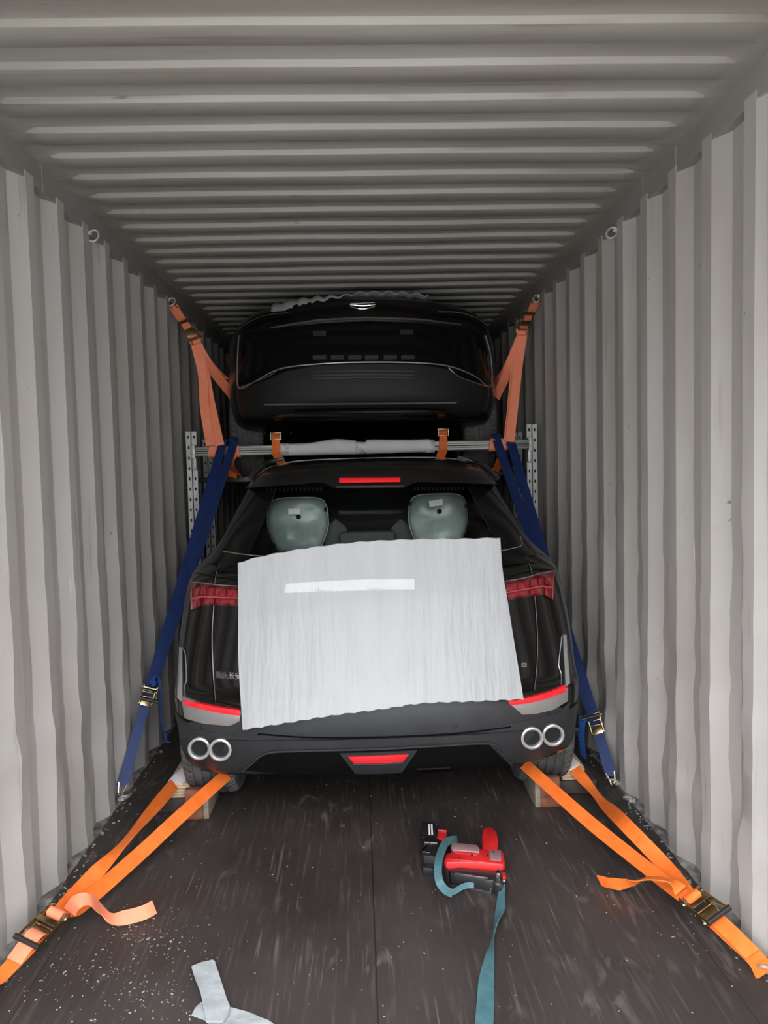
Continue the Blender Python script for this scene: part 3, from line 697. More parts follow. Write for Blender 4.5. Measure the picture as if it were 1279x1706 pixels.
text(car, 'S3', 868, 1108, .026, M['brightchrome'], 'badge_lettering', tilt=-.5, bold=.0006)
# ------------------------------------------------------------------ foam sheet over the tailgate
def resample(line, n):
    line = [Vector((p[0], p[1], 0)) for p in line]; q = catmull(line, 12); ls = [0]
    for a, b_ in zip(q, q[1:]): ls.append(ls[-1] + (b_ - a).length)
    out = []
    for k in range(n + 1):
        d = ls[-1] * k / n; i = 0
        while i < len(q) - 2 and ls[i + 1] < d: i += 1
        out.append(q[i].lerp(q[i + 1], (d - ls[i]) / max(ls[i + 1] - ls[i], 1e-9)))
    return out
top = resample([(396, 938), (440, 926), (520, 912), (600, 903), (680, 899), (760, 898), (833, 896)], 60)
bot = resample([(404, 1216), (480, 1204), (560, 1191), (640, 1181), (700, 1172), (800, 1168), (872, 1165)], 60)
lef = resample([(396, 938), (397, 1020), (397, 1100), (404, 1216)], 40); rig = resample([(833, 896), (837, 950), (846, 1005), (858, 1080), (872, 1165)], 40)
P = []
for j in range(41):
    v = j / 40; row = []
    for k in range(61):
        u = k / 60
        q = top[k] * (1 - v) + bot[k] * v + lef[j] * (1 - u) + rig[j] * u - (top[0] * (1 - u) * (1 - v) + top[60] * u * (1 - v) + bot[0] * (1 - u) * v + bot[60] * u * v)
        py_ = q.y + (1.2 * math.sin(k * 1.9) if j == 40 else 0) + (.8 * math.sin(k * 1.3) if j == 0 else 0)
        p = S.hit(q.x, py_)
        base = 3.105 if p.z < .98 else None
        y = p.y - .022
        fy = 3.128 + S.bow * ((p.x - cx) / .86) ** 2 - .19 * max(0, v - .35) ** 1.1
        hh_ = max(0, .5 + .5 * (fy - y) / .035) if abs(fy - y) < .035 else (1 if fy > y else 0)
        y = fy + (y - fy) * hh_ - .035 * hh_ * (1 - hh_)
        f = .004 * noise.noise(Vector((p.x * 9, p.z * 1.2, 0))) + .002 * noise.noise(Vector((p.x * 30, p.z * 2, 4)))
        edge = .010 * max(0, v - .85) / .15 * noise.noise(Vector((p.x * 6, 2, 2)))
        d = p - EYE; d = d / d.y
        row.append(EYE + d * (y + f - abs(edge) - .004))
    P.append(row)
mb = MB(); mb.grid(P, [[Vector((0, .003, 0))] * 61] * 41)
tag(mb.build('foam_sheet', M['foam'], angle=60), 'white foam sheet hanging over the tailgate of the lower black car', 'foam sheet')
cm = bpy.data.materials.new('clear_packing_tape'); cm.use_nodes = True; nt = cm.node_tree; nt.nodes.clear()
o_ = N('ShaderNodeOutputMaterial'); tr = N('ShaderNodeBsdfTransparent'); gl = N('ShaderNodeBsdfGlossy'); gl.inputs['Roughness'].default_value = .10; mx = N('ShaderNodeMixShader'); mx.inputs[0].default_value = .06
nt.links.new(tr.outputs[0], mx.inputs[1]); nt.links.new(gl.outputs[0], mx.inputs[2]); nt.links.new(mx.outputs[0], o_.inputs[0])
pq = [P[j] for j in range(41)]
def on_sheet(px_, py_):
    best = None; d0 = ray(px_, py_); d0 = d0 / d0.y
    for r in pq:
        for p in r:
            q = EYE + d0 * (p.y); e_ = (q - p).length
            if best is None or e_ < best[0]: best = (e_, p.y)
    return EYE + d0 * (best[1] - .0035)
ct = resample([(476, 973), (530, 969), (590, 966), (640, 965), (690, 964)], 46); cb = resample([(474, 988), (530, 986), (590, 984), (640, 983), (691, 982)], 46)
rows = []
for j in range(5): rows.append([on_sheet(*(ct[k].lerp(cb[k], j / 4)).xy) for k in range(47)])
mb = MB(); mb.grid(rows, [[Vector((0, .0006, 0))] * 47] * 5)
tag(mb.build('packing_tape', cm, angle=60), 'clear glossy strip of tape shining on the middle of the white sheet', 'tape')
# ------------------------------------------------------------------ upper car, nose up
lv2 = [
 (.215, .70, .30, 4.40, .50, 2.8),
 (.240, .80, .10, 4.50, .52, 3.0),
 (.320, .85, .03, 4.55, .55, 3.0),
 (.500, .875, .0, 4.58, .55, 3.0),
 (.700, .880, .0, 4.58, .55, 3.0),
 (.800, .875, .015, 4.56, .55, 3.0),
 (.880, .850, .035, 4.52, .55, 2.9),
 (.940, .820, .075, 4.46, .55, 2.8),
 (.975, .780, .16, 4.40, .55, 2.7),
 (1.000, .74, .40, 4.30, .50, 2.6),
 (1.030, .70, .95, 4.15, .45, 2.6),
 (1.080, .66, 1.15, 3.95, .40, 2.6),
 (1.250, .60, 1.55, 3.70, .40, 2.8),
 (1.360, .54, 1.90, 3.45, .40, 2.8),
 (1.400, .42, 2.25, 3.20, .35, 2.6)]
TA = math.radians(14); ux = .045
AX = Vector((ux, .86, .345)); WC = Vector((ux, 5.50, 1.80))
Rm = Matrix(((1, 0, 0), (0, math.cos(TA), math.sin(TA)), (0, -math.sin(TA), math.cos(TA))))
M2 = Matrix.Translation(WC) @ Rm.to_4x4() @ Matrix.Translation(-AX)
U = Shell(lv2, ux, M2, bow=.06)
car2 = thing('car', 'black car held up at a tilt with its nose above the steel beam', 'car', (ux, 7.2, .8))
b2 = U.mesh().build('body', M['paint'], car2, angle=50)
cs = []
for y in (.86, 3.58):
    for sx_ in (-1, 1):
        b_ = MB(); b_.lathe([(.0001, -.2), (.41, -.2), (.41, .2), (.0001, .2)], M2 @ Vector((ux + sx_ * .80, y, .345)), (1, 0, 0), 40); cs.append(b_.build('cutter', M['dark']))
cut(b2, cs)
for sx_ in (-1, 1):
    for y in (.86, 3.58):
        c_ = M2 @ Vector((ux + sx_ * .775, y, .345)); o = bpy.data.objects.new('wheel', None); C.objects.link(o); o.parent = car2; o.location = c_ - ORG[car2.name]; ORG[o.name] = c_.copy()
        wheel(o, c_, (sx_, 0, 0), .345, .225)
P_ = lambda t, b_, off, m_, name, par=car2, **k: U.patch(t, b_, off, k.pop('nu', 30), k.pop('nv', 6), k.pop('depth', .02), name, M[m_], par, **k)
P_([(450, 546), (530, 533), (610, 529), (700, 532), (770, 541)], [(452, 549), (530, 536), (610, 531.6), (700, 535), (768, 544)], .012, 'chrome', 'hood_edge_strip', nv=2)
gr = P_([(408, 556), (470, 546), (540, 539), (610, 536), (690, 538), (760, 546), (812, 560)], [(396, 642), (460, 622), (540, 606), (620, 604), (700, 606), (770, 620), (818, 640)], .006, 'gloss', 'grille')
for line in ([(398, 560), (396, 600), (396, 640), (404, 648), (430, 634), (470, 615), (540, 607), (620, 604.5), (700, 606), (750, 612), (790, 628), (814, 646), (819, 630), (816, 590), (808, 560)],):
    U.line(line, .0042, .012, M['greytrim'], 'grille_frame', gr)
for x0 in (521, 551, 580, 608, 639, 668):
    P_([(x0, 593.5), (x0 + 22, 593)], [(x0, 600), (x0 + 22, 599.5)], .012, 'midgrey', 'grille_vent', gr, nu=4, nv=2)
for x0, y0 in ((521, 553), (666, 551)):
    P_([(x0, y0), (x0 + 22, y0)], [(x0, y0 + 7), (x0 + 22, y0 + 7)], .012, 'plastic', 'grille_vent', gr, nu=4, nv=2)
for y0 in (619, 625, 630):
    P_([(522, y0 + 1), (606, y0 - 1), (690, y0)], [(522, y0 + 3), (606, y0 + 1), (690, y0 + 2)], .012, 'midgrey' if y0 != 630 else 'plastic', 'intake_slat', gr, nu=16, nv=2)
P_([(440, 674), (610, 672.5), (760, 671)], [(440, 675.5), (610, 674), (760, 672.5)], .012, 'greytrim', 'lip_line', nv=2)
P_([(400, 652), (440, 635), (480, 618), (540, 610), (620, 607.5), (700, 609), (760, 618), (815, 650)], [(412, 694), (500, 700), (610, 701), (720, 699), (800, 692)], .006, 'lowbump', 'bumper', nv=8)
# air curtain corners
for A_, B_ in (([(400, 640), (430, 622), (466, 614)], [(402, 644), (425, 637), (448, 630)]), ([(744, 613), (780, 620), (812, 640)], [(764, 628), (785, 634), (810, 644)])):
    P_(A_, B_, .014, 'dark', 'air_curtain', nu=8, nv=4)
for ln in ([(401, 646), (445, 630), (466, 616)], [(746, 614), (766, 630), (812, 646)]): U.line(ln, .0035, .016, M['chrome'], 'air_curtain_edge', car2)
# headlamps
for A_, B_ in (([(400, 543), (425, 527), (450, 521), (474, 519)], [(404, 552), (430, 539), (455, 531), (490, 528)]), ([(736, 517), (762, 516), (790, 524), (814, 541)], [(722, 526), (760, 529), (786, 536), (810, 550)])):
    h_ = P_(A_, B_, .012, 'gloss', 'headlamp', nu=14, nv=4)
    mid = [((a[0] + c_[0]) / 2, (a[1] + c_[1]) / 2) for a, c_ in zip(A_, B_)]
    U.line(mid, .004, .018, M['chrome'], 'lamp_bar', h_)
# emblem
U.line([(583, 509), (592, 510), (604, 510.8), (616, 510), (625, 508.6)], .0042, .012, M['brightchrome'], 'emblem', car2)
U.line([(584, 512), (592, 514.5), (604, 516), (616, 514.3), (624, 511.5)], .0030, .012, M['brightchrome'], 'emblem', car2)
U.line([(584, 506.8), (604, 506.3), (624, 505.4)], .0014, .010, M['greytrim'], 'emblem', car2)
# bits under the nose: cross member, tow plate, sensors
ub = MB(); ub.box(M2 @ Vector((ux, 1.5, .20)), (1.2, 1.6, .06), Rm); ub.build('underbody', M['dark'], car2, bevel=.01)
for px_, py_, wd in ((469, 712, .022), (455, 713, .006), (483, 713, .006), (485, 721, .006)):
    ub = MB(); ub.box(at(px_, py_, 5.1), (wd, .03, wd * .8)); ub.build('bracket_bolt', M['chrome'], car2, bevel=.002)
for px_, py_, w_, h_ in ((432, 703, .07, .05), (792, 702, .07, .05)):
    ub = MB(); ub.box(at(px_, py_, 5.18), (w_, .04, h_)); ub.build('underbody_bracket', M['plastic'], car2, bevel=.004)
# windscreen and door glass of the upper car
U.patch([(ux + x, 1.34) for x in (-.42, 0, .42)], [(ux + x, 1.10) for x in (-.52, 0, .52)], .004, 20, 8, .01, 'windscreen', M['gloss'], car2, px=False)
# ------------------------------------------------------------------ foam over the upper bonnet
P = []
for j in range(9):
    v = j / 8; row = []
    for k in range(49):
        u = k / 48; x = -.56 + u * .98
        wob = .010 * math.sin(k * 1.45) * (1 - v * .3)
        edge_z = .955 - .10 * max(0, .45 - u) ** 1.2 * 1.2
        ly = .10 + .055 * abs(u - .55) ** 1.5 * 6 * .3 + v * .62
        # lies on the bonnet: height of the bonnet at this place
        lo_, hi = .80, 1.03
        for _ in range(20):
            mm = (lo_ + hi) / 2
            if U.surf(ux + x, mm) < ly: lo_ = mm
            else: hi = mm
        p = Vector((ux + x, ly, (lo_ + hi) / 2 + .016 + wob)); row.append(M2 @ p)
    P.append(row)
fl_ = []
for k in range(49):
    u = k / 48; h_ = .085 * max(0, 1 - u / .55) ** .8 + .006; p = M2.inverted() @ P[0][k]; fl_.append(M2 @ (p + Vector((0, -.045, -h_))))
P.insert(0, fl_); P.insert(1, [a.lerp(b_, .6) + Vector((0, -.004, .004)) for a, b_ in zip(P[0], P[1])])
mb = MB(); mb.grid(P, [[Vector((0, .0, .004))] * 49] * 11)
tag(mb.build('foam_sheet', M['foam'], angle=60), 'grey-white foam sheet with wavy edge on the bonnet of the raised black car', 'foam sheet')
# ------------------------------------------------------------------ rack
def upright(x, y, ztop, label, s, w_=.062):
    o = thing('rack_upright', label, 'rack post', (x, y, 0), 'perforated rack uprights')
    for k, (dx, dw) in enumerate(((-.018, .030), (.018, .030))):
        b_ = MB(); zz = 0; pitch = .066; hw = .010; hh = .019; x0, x1 = x + dx - dw / 2, x + dx + dw / 2; z = 0.0
        d = .03 if k == 0 else .03
        nh = int((ztop - .05) / pitch)
        # face strips around real punched holes
        b_.box(((x0 + x + dx - hw / 2) / 2, y, ztop / 2), (x + dx - hw / 2 - x0, .003, ztop)); b_.box(((x1 + x + dx + hw / 2) / 2, y, ztop / 2), (x1 - (x + dx + hw / 2), .003, ztop))
        zc = ztop - .035 - nh * pitch; last = 0
        for i in range(nh + 1):
            h0 = zc + i * pitch - hh / 2; b_.box((x + dx, y, (last + h0) / 2), (hw, .003, h0 - last)); last = h0 + hh
        b_.box((x + dx, y, (last + ztop) / 2), (hw, .003, ztop - last))
        b_.box((x0 + .001 if k == 0 else x1 - .001, y + .02, ztop / 2), (.003, .04, ztop))
        b_.build('face_plate', M['galv'], o, smooth=False)
    b_ = MB(); b_.box((x, y + .035, ztop / 2), (.064, .004, ztop)); b_.build('back_channel', M['hole'], o, smooth=False)
    b_ = MB(); b_.box((x, y + .02, .004), (.11, .10, .008)); b_.build('foot_plate', M['galv'], o, bevel=.002)
    return o
PY = 5.0; pl, pr = at(319, 752, PY), at(886, 745, PY)
zt = at(319, 719, PY).z
upright(pl.x, PY, zt, 'front perforated steel post by the left wall carrying the beam', -1)
upright(pr.x, PY, at(886, 707, PY).z, 'front perforated steel post by the right wall carrying the beam', 1)
pl2, pr2 = at(346, 760, 5.62), at(862, 760, 5.62)
upright(pl2.x, 5.62, 1.75, 'rear perforated steel post by the left wall behind the beam', -1); upright(pr2.x, 5.62, 1.75, 'rear perforated steel post by the right wall behind the beam', 1)
# beam: ribbed aluminium extrusion
bz = (at(400, 751, PY).z + at(800, 742, PY).z) / 2; BY = PY - .03
prof = [(-.031, -.025), (-.029, -.031), (.025, -.031), (.029, -.026), (.029, .026), (.025, .031), (-.029, .031), (-.031, .025), (-.031, .014), (-.026, .011), (-.026, .003), (-.031, 0), (-.026, -.003), (-.026, -.011), (-.031, -.014)]
bo = thing('load_beam', 'silver aluminium beam spanning the container between the front posts', 'beam', ((pl.x + pr.x) / 2, BY, bz))
b_ = MB(); b_.prism([(p[0], p[1]) for p in prof], (pl.x + .03, BY, bz), (0, 1, 0), (0, 0, 1), (1, 0, 0), pr.x - pl.x - .06); b_.build('extrusion', M['alu'], bo, smooth=False)
for x, s in ((pl.x + .018, 1), (pr.x - .018, -1)):
    q = MB(); q.box((x, BY + .0, bz), (.03, .05, .085)); q.box((x + s * .004, BY + .0, bz - .075), (.026, .035, .075)); q.tube([(x, BY - .03, bz - .01), (x, BY - .045, bz - .01)], .008, 10); q.tube([(x, BY - .015, bz - .07), (x, BY - .03, bz - .07)], .006, 10)
    q.build('end_bracket', M['galv'], bo, bevel=.004)
# outer support bars under the raised wheels
for x0, x1, lb in ((pl2.x, -.60, 'short steel bar under the left front wheel of the raised car'), (.70, pr2.x, 'short steel bar under the right front wheel of the raised car')):
    q = MB(); q.box(((x0 + x1) / 2, 5.27, 1.465), (abs(x1 - x0), .04, .035)); q.box(((x0 + x1) / 2, 5.74, 1.465), (abs(x1 - x0), .04, .035))
    for x in ((x0 + .02) if x0 < 0 else x1 - .02,): q.box((x, 5.505, 1.465), (.03, .50, .035))
    tag(q.build('wheel_support', M['darksteel'], bevel=.004), lb, 'support bar')
# foam wrapped around the beam
fw = thing('foam_wrap', 'pale foam padding taped around the middle of the silver beam', 'foam padding', (at(595, 747, BY - .03).x, BY, bz))
def wrap(x0, x1, rr_, tilt=0):
    n = 40; rings = []; 
    for i in range(n + 1):
        f = i / n; x = x0 + (x1 - x0) * f; g = rr_(f)
        ring = []
        for k in range(20):
            a = 2 * PI * k / 20; ca, sa = math.cos(a), math.sin(a)
            e_ = (abs(ca) ** 3.5 + abs(sa) ** 3.5) ** (-1 / 3.5); wv = 1 + .05 * noise.noise(Vector((x * 12, ca * 2, sa * 2)))
            up_ = g[0] if sa > 0 else g[1]
            ring.append(Vector((x, BY + ca * e_ * .043 * wv, bz + sa * e_ * up_ * wv)))
        rings.append(ring)
    mb = MB(); vs = [q for r in rings for q in r]; fs = [(i * 20 + k, i * 20 + (k + 1) % 20, i * 20 + 20 + (k + 1) % 20, i * 20 + 20 + k) for i in range(n) for k in range(20)]
    fs += [tuple(range(20)), tuple(range(len(vs) - 20, len(vs)))[::-1]]; mb.add(vs, fs); return mb
X_ = lambda px_: at(px_, 747, BY - .04).x
wrap(X_(467), X_(593), lambda f: (.036 + .024 * math.exp(-((f - .75) / .28) ** 2), .040)).build('foam', M['wrap'], fw, angle=60)
wrap(X_(610), X_(716), lambda f: (.046 + .006 * math.exp(-((f - .1) / .3) ** 2), .037 + .003 * (1 - f))).build('foam', M['wrap'], fw, angle=60)
for a, c_, r in ((467, 481, .040), (592, 602, .041), (602, 612, .039), (709, 724, .043)):
    wrap(X_(a), X_(c_), lambda f, r=r: (r, r)).build('tape_band', M['tape'], fw, angle=40)
# ------------------------------------------------------------------ ratchet straps
def ratchet(parent, p, T, Nn, w_=.058, L_=.115, open_=.0, metal='zinc'):
    """side plates, spool, pawl plate, folding handle with black grip. T along strap towards the hook, Nn outward"""
    T = Vector(T).normalized(); W = Vector(Nn).cross(T).normalized(); Nn = T.cross(W).normalized(); p = Vector(p)
    fr = MB(); pts = [(-.35, -.010), (-.42, .012), (-.30, .030), (-.10, .022), (.30, .016), (.48, .008), (.50, -.008)]
    for s in (-1, 1):
        fr.prism([(a * L_, b_) for a, b_ in pts], p + W * (s * w_ / 2), T, Nn, W * s, .0035)
    for a, r in ((.42, .005), (-.12, .004), (.1, .003)):
        c_ = p + T * a * L_ + Nn * .006; fr.tube([c_ - W * (w_ / 2 + .008), c_ + W * (w_ / 2 + .008)], r, 10)
    fr.prism([(-.5, -.5), (.5, -.5), (.5, .5), (-.5, .5)], p + T * .04 + Nn * .017, T * .032, W * (w_ * .9), Nn, .002)
    r_ = fr.build('ratchet', M[metal], parent, bevel=.0008)
    sp2 = MB(); c_ = p - T * .30 * L_ + Nn * .012; sp2.tube([c_ - W * (w_ / 2 + .014), c_ + W * (w_ / 2 + .014)], .010, 14)
    for s in (-1, 1):
        gear = [(math.cos(2 * PI * k / 20) * (.019 if k % 2 else .023), math.sin(2 * PI * k / 20) * (.019 if k % 2 else .023)) for k in range(20)]
        sp2.prism(gear, c_ + W * s * (w_ / 2 + .005), T, Nn, W * s, .003)
    sp2.build('spool', M['zincpale'], r_)
    hd = MB(); D = (T * math.cos(open_) + Nn * math.sin(open_)).normalized(); E_ = W.cross(D) * -1
    for s in (-1, 1):
        hd.prism([(-.02, -.010), (.05, -.011), (.135, -.006), (.135, .005), (.05, .010), (-.02, .012)], c_ + W * s * (w_ / 2 + .008), D, E_, W * s, .003)
    hd.prism([(-.5, -.5), (.5, -.5), (.5, .5), (-.5, .5)], c_ + D * .045 + E_ * .010, D * .022, W * (w_ + .014), E_, .002)
    h_ = hd.build('handle', M[metal], r_, bevel=.0008)
    g = MB(); c3 = c_ + D * .135; g.tube([c3 - W * (w_ / 2 + .016), c3 - W * .02, c3 + W * .02, c3 + W * (w_ / 2 + .016)], [.009, .0085, .0085, .009], 12); g.build('grip', M['blacksteel'], h_)
    return c_, W, Nn, T
def hook(parent, p, d, r=.016, m_='zincpale', side=None):
    d = Vector(d).normalized(); s = Vector(side) if side is not None else d.orthogonal(); s = (s - d * s.dot(d)).normalized(); n_ = d.cross(s)
    for sg in (-1, 1):
        pts = [Vector(p) - d * .02 + s * sg * .020, Vector(p) + d * .015 + s * sg * .012] + [Vector(p) + d * (.03 + r * math.sin(a)) + n_ * (r - r * math.cos(a)) + s * sg * .008 for a in (0, .8, 1.6, 2.4, 3.1)]
        MB().tube(catmull(pts, 4), .004, 8).build('hook', M[m_], parent)
def strap_thing(label, loc, group=None): return thing('ratchet_strap', label, 'ratchet strap', loc, group)
# --- floor straps
def lerp(a, b_, f): return Vector(a).lerp(Vector(b_), f)
# left floor strap
end = at(-12, 1632, 2.30); end.z = max(end.z, .02)
o = strap_thing('orange ratchet strap on the floor running to the lower car left rear wheel', fl(90, 1530))
rc = fl(80, 1542, .07); R0 = fl(-4, 1628, .025); R0.x = max(R0.x, XL + .035)
Td = (R0 - rc).normalized(); Nu = Vector((.25, -.25, 1)).normalized()
W0 = Nu.cross(Td).normalized()
A1 = rc - Td * .05
legL = [A1 + W0 * 0, fl(135, 1480, .085), fl(215, 1395, .14), at(291, 1305, 3.50)]
fa = facing(legL); ribbon(MB(), legL, [W0, fa[1] + W0 * .3, (legL[2] - EYE).normalized() * .85 + fa[2] * .25, fa[3]], .054).build('webbing', M['orange'], o)
legR = [A1 + Vector((.012, .01, -.004)), fl(140, 1503, .06), fl(230, 1425, .08), fl(300, 1360, .13), at(378, 1290, 3.42)]
fa = facing(legR); ribbon(MB(), legR, [W0] + fa[1:], .054).build('webbing', M['orange'], o)
ribbon(MB(), [rc + Td * .02 - Nu * .004, lerp(rc, R0, .5), R0, R0 + Vector((0, -.1, -.012))], [W0, W0, (W0 + Vector((0, 0, .3))).normalized(), Vector((0, 0, 1))], .052).build('webbing', M['orange'], o)
ribbon(MB(), [rc + Td * .03 + Nu * .010, lerp(rc, R0, .35) + Nu * .03, lerp(rc, R0, .75) + Nu * .008], W0, .052).build('webbing', M['salmon'], o)
ratchet(o, rc, Td, Nu, .060, .12, .16)
# wound webbing on the spool
q = MB(); q.tube([rc - Td * .036 + Nu * .014 - W0 * .026, rc - Td * .036 + Nu * .014 + W0 * .026], .017, 16); q.build('wound_webbing', M['salmon'], o)
tl = [fl(116, 1519, .08), fl(128, 1503, .125), fl(150, 1499, .13), fl(168, 1514, .07), fl(185, 1530, .03), fl(212, 1528, .028), fl(240, 1520, .03), fl(257, 1511, .03)]
fa = facing(tl); vd = [(p - EYE).normalized() for p in tl]; ribbon(MB(), tl, [fa[0], fa[1], fa[2] * .5 + vd[2] * .7, fa[3] * .3 + vd[3] * .8, fa[4] * .5 + vd[4] * .6, fa[5], fa[6], fa[7]], .046).build('loose_end', M['salmon'], o)
# right floor strap
o = strap_thing('orange ratchet strap on the floor running to the lower car right rear wheel', fl(1160, 1505))
rc = fl(1168, 1513, .07); R0 = fl(1272, 1597, .03); R0.x = min(R0.x, XR - .035)
Td = (R0 - rc).normalized(); Nu = Vector((-.35, -.45, 1)).normalized(); W0 = Nu.cross(Td).normalized(); A1 = rc - Td * .05
lo_ = [A1, fl(1110, 1445, .07), fl(1040, 1372, .13), at(1000, 1332, 3.28) , at(957, 1281, 3.50)]; fa = facing(lo_); ribbon(MB(), lo_, [W0, fa[1] + W0 * .3, fa[2], -(lo_[3] - EYE).normalized() * .85 + fa[3] * .3, fa[4]], .054).build('webbing', M['orange'], o)
ribbon(MB(), [A1 + Vector((-.012, .01, -.004)), fl(1085, 1452, .06), fl(980, 1368, .10), at(873, 1273, 3.42)], [W0, W0, Vector((.7, -.55, .25)), Vector((.7, -.5, .3))], .052).build('webbing', M['orange'], o)
ribbon(MB(), [rc + Td * .02, lerp(rc, R0, .5), R0, R0 + Vector((0, -.05, -.014))], [W0, W0, W0, (W0 + Vector((0, 0, .5)))], .056).build('webbing', M['orange'], o)
ribbon(MB(), [rc + Td * .03 + Nu * .012, lerp(rc, R0, .45) + Nu * .02, lerp(rc, R0, .95) + Nu * .010], W0, .052).build('webbing', M['orange'], o)
ratchet(o, rc, Td, Nu, .060, .12, .35)
q = MB(); q.tube([rc - Td * .036 + Nu * .014 - W0 * .026, rc - Td * .036 + Nu * .014 + W0 * .026], .018, 16); q.build('wound_webbing', M['orange'], o)
ribbon(MB(), [fl(1134, 1484, .09), fl(1118, 1468, .11), fl(1080, 1463, .10), fl(1050, 1470, .06), fl(1030, 1473, .045), fl(1014, 1471, .04), fl(998, 1467, .035)],
       [W0, Vector((-.5, -.8, .2)), Vector((-.2, -.9, .3)), Vector((.1, -.6, .7)), Vector((.1, -.35, .95)), Vector((.2, -.6, .8)), Vector((.3, -.7, .6))], .050).build('loose_end', M['orange'], o)
# white foam edge guards where the webbing leaves the wheels
for pts, wd, lb in (([at(291, 1305, 3.50), at(305, 1290, 3.56), at(316, 1278, 3.62)], Vector((.9, .5, .15)), 'white foam guard around the orange strap at the left rear wheel'),
                ([at(956, 1280, 3.50), at(944, 1268, 3.56), at(934, 1256, 3.62)], Vector((.9, -.4, .15)), 'white foam guard around the orange strap at the right rear wheel')):
    mb = ribbon(MB(), pts, wd, .072, .012); tag(mb.build('foam_guard', M['whitefoam'], bevel=.003), lb, 'foam guard')
# --- blue straps from the beam down to the floor rings
def blue_strap(label, ringp, rp, tops, side, handle_open, tail):
    o = strap_thing(label, ringp)
    Td = (Vector(ringp) - rp).normalized(); cs_ = 1 if side > 0 else -1
    Nn = Vector((-side * .35, -1, .15)); Wd = Nn.cross(Td).normalized()
    for i, tp in enumerate(tops):
        tp = Vector(tp); mid = lerp(rp, tp, .5) + Vector((0, -.01, -.01 * i))
        ribbon(MB(), [rp + Vector((0, .006 * i, 0)), mid, tp + Vector((0, -.045, 0)), tp + Vector((0, .0, .045)), tp + Vector((0, .06, .0))], [Wd, Wd, Vector((1, 0, .1)), Vector((1, 0, 0)), Vector((1, 0, 0))], .055).build('webbing', M['blue'], o)
    ribbon(MB(), [rp + Td * .02, lerp(rp, ringp, .5), lerp(rp, ringp, .93)], [Wd, Wd, Wd], .05).build('webbing', M['blue'], o)
    ratchet(o, rp, Td, Nn, .055, .11, handle_open)
    ribbon(MB(), tail, [Vector((.8, -.5, 0)), Vector((.7, -.7, 0)), Vector((.5, -.9, 0)), Vector((.4, -.9, 0)), Vector((.6, -.8, 0))][:len(tail)], .035).build('loose_end', M['bluelit'], o)
    hook(o, lerp(rp, ringp, .94), Td, side=Wd)
    return o
rl = fl(200, 1322, .03)
blue_strap('blue ratchet strap between the left wall and the lower black car', rl, at(246, 1158, 3.85), [at(370, 750, BY - .02), at(388, 748, BY - .02)], -1, .95,
           [at(252, 1140, 3.83), at(262, 1130, 3.80), at(267, 1150, 3.80), at(268, 1195, 3.84), at(277, 1236, 3.88)])
rr2 = fl(1020, 1300, .03)
blue_strap('blue ratchet strap between the right wall and the lower black car', rr2, at(992, 1205, 3.72), [at(828, 742, BY - .02), at(850, 742, BY - .02)], 1, 1.3,
           [at(985, 1202, 3.66), at(972, 1196, 3.62), at(968, 1225, 3.64), at(972, 1262, 3.68)])
# --- upper orange straps
def upper(label, ring, rp, Nn, legs, col='salmon', op=.25):
    o = strap_thing(label, ring); ring = Vector(ring); rp = Vector(rp); Td = (ring - rp).normalized(); Wd = Vector(Nn).cross(Td).normalized()
    ribbon(MB(), [rp, lerp(rp, ring, .55), lerp(rp, ring, .93)], Wd, .055).build('webbing', M[col], o)
    ribbon(MB(), [rp + Vector(Nn) * .012, lerp(rp, ring, .45) + Vector(Nn) * .012], Wd, .05, smooth=False).build('webbing', M[col], o)
    ratchet(o, rp, Td, Nn, .060, .12, op, 'zinc'); hook(o, lerp(rp, ring, .9), Td, side=Wd)
    q = MB(); c_ = rp - Td * .036 + Vector(Nn).normalized() * .014; q.tube([c_ - Wd * .026, c_ + Wd * .026], .016, 14); q.build('wound_webbing', M[col], o)
    for pts, wds in legs: ribbon(MB(), [rp - Td * .02] + pts, [Wd] + wds, .058).build('webbing', M[col], o)
    return o
rg = atx(286, 506, XL + .01)
upper('salmon orange ratchet strap high on the left wall beside the raised car', rg, at(321, 562, 4.92), (.45, -.85, -.1),
      [([at(345, 605, 4.98), at(388, 660, 5.25)], [Vector((.9, .1, .5)), Vector((.6, -.2, .8))]),
       ([at(350, 610, 5.02), at(386, 645, 5.3)], [Vector((.9, .1, .5)), Vector((.5, -.2, .8))]),
       ([at(337, 620, 4.95), at(341, 680, 4.94), at(351, 742, BY - .05)], [Vector((1, 0, .1)), Vector((1, 0, .1)), Vector((1, 0, -.2))]),
       ([at(340, 620, 4.97), at(352, 680, 4.965), at(366, 742, BY - .04)], [Vector((1, 0, .1)), Vector((1, 0, .1)), Vector((1, 0, -.2))])])
rg2 = atx(893, 500, XR - .01)
upper('salmon orange ratchet strap high on the right wall beside the raised car', rg2, at(873, 548, 4.95), (-.45, -.85, -.1),
      [([at(850, 610, 5.0), at(826, 662, 5.2)], [Vector((.8, -.1, -.5)), Vector((.6, -.2, -.8))]),
       ([at(846, 612, 5.02), at(824, 645, 5.3)], [Vector((.8, -.1, -.5)), Vector((.6, -.2, -.8))]),
       ([at(864, 600, 4.96), at(855, 680, 4.94), at(849, 736, BY - .05)], [Vector((1, 0, 0)), Vector((1, 0, 0)), Vector((1, 0, .1))]),
       ([at(858, 620, 4.99), at(851, 690, 4.97), at(846, 738, BY - .03)], [Vector((1, 0, 0)), Vector((1, 0, 0)), Vector((1, 0, .1))])])
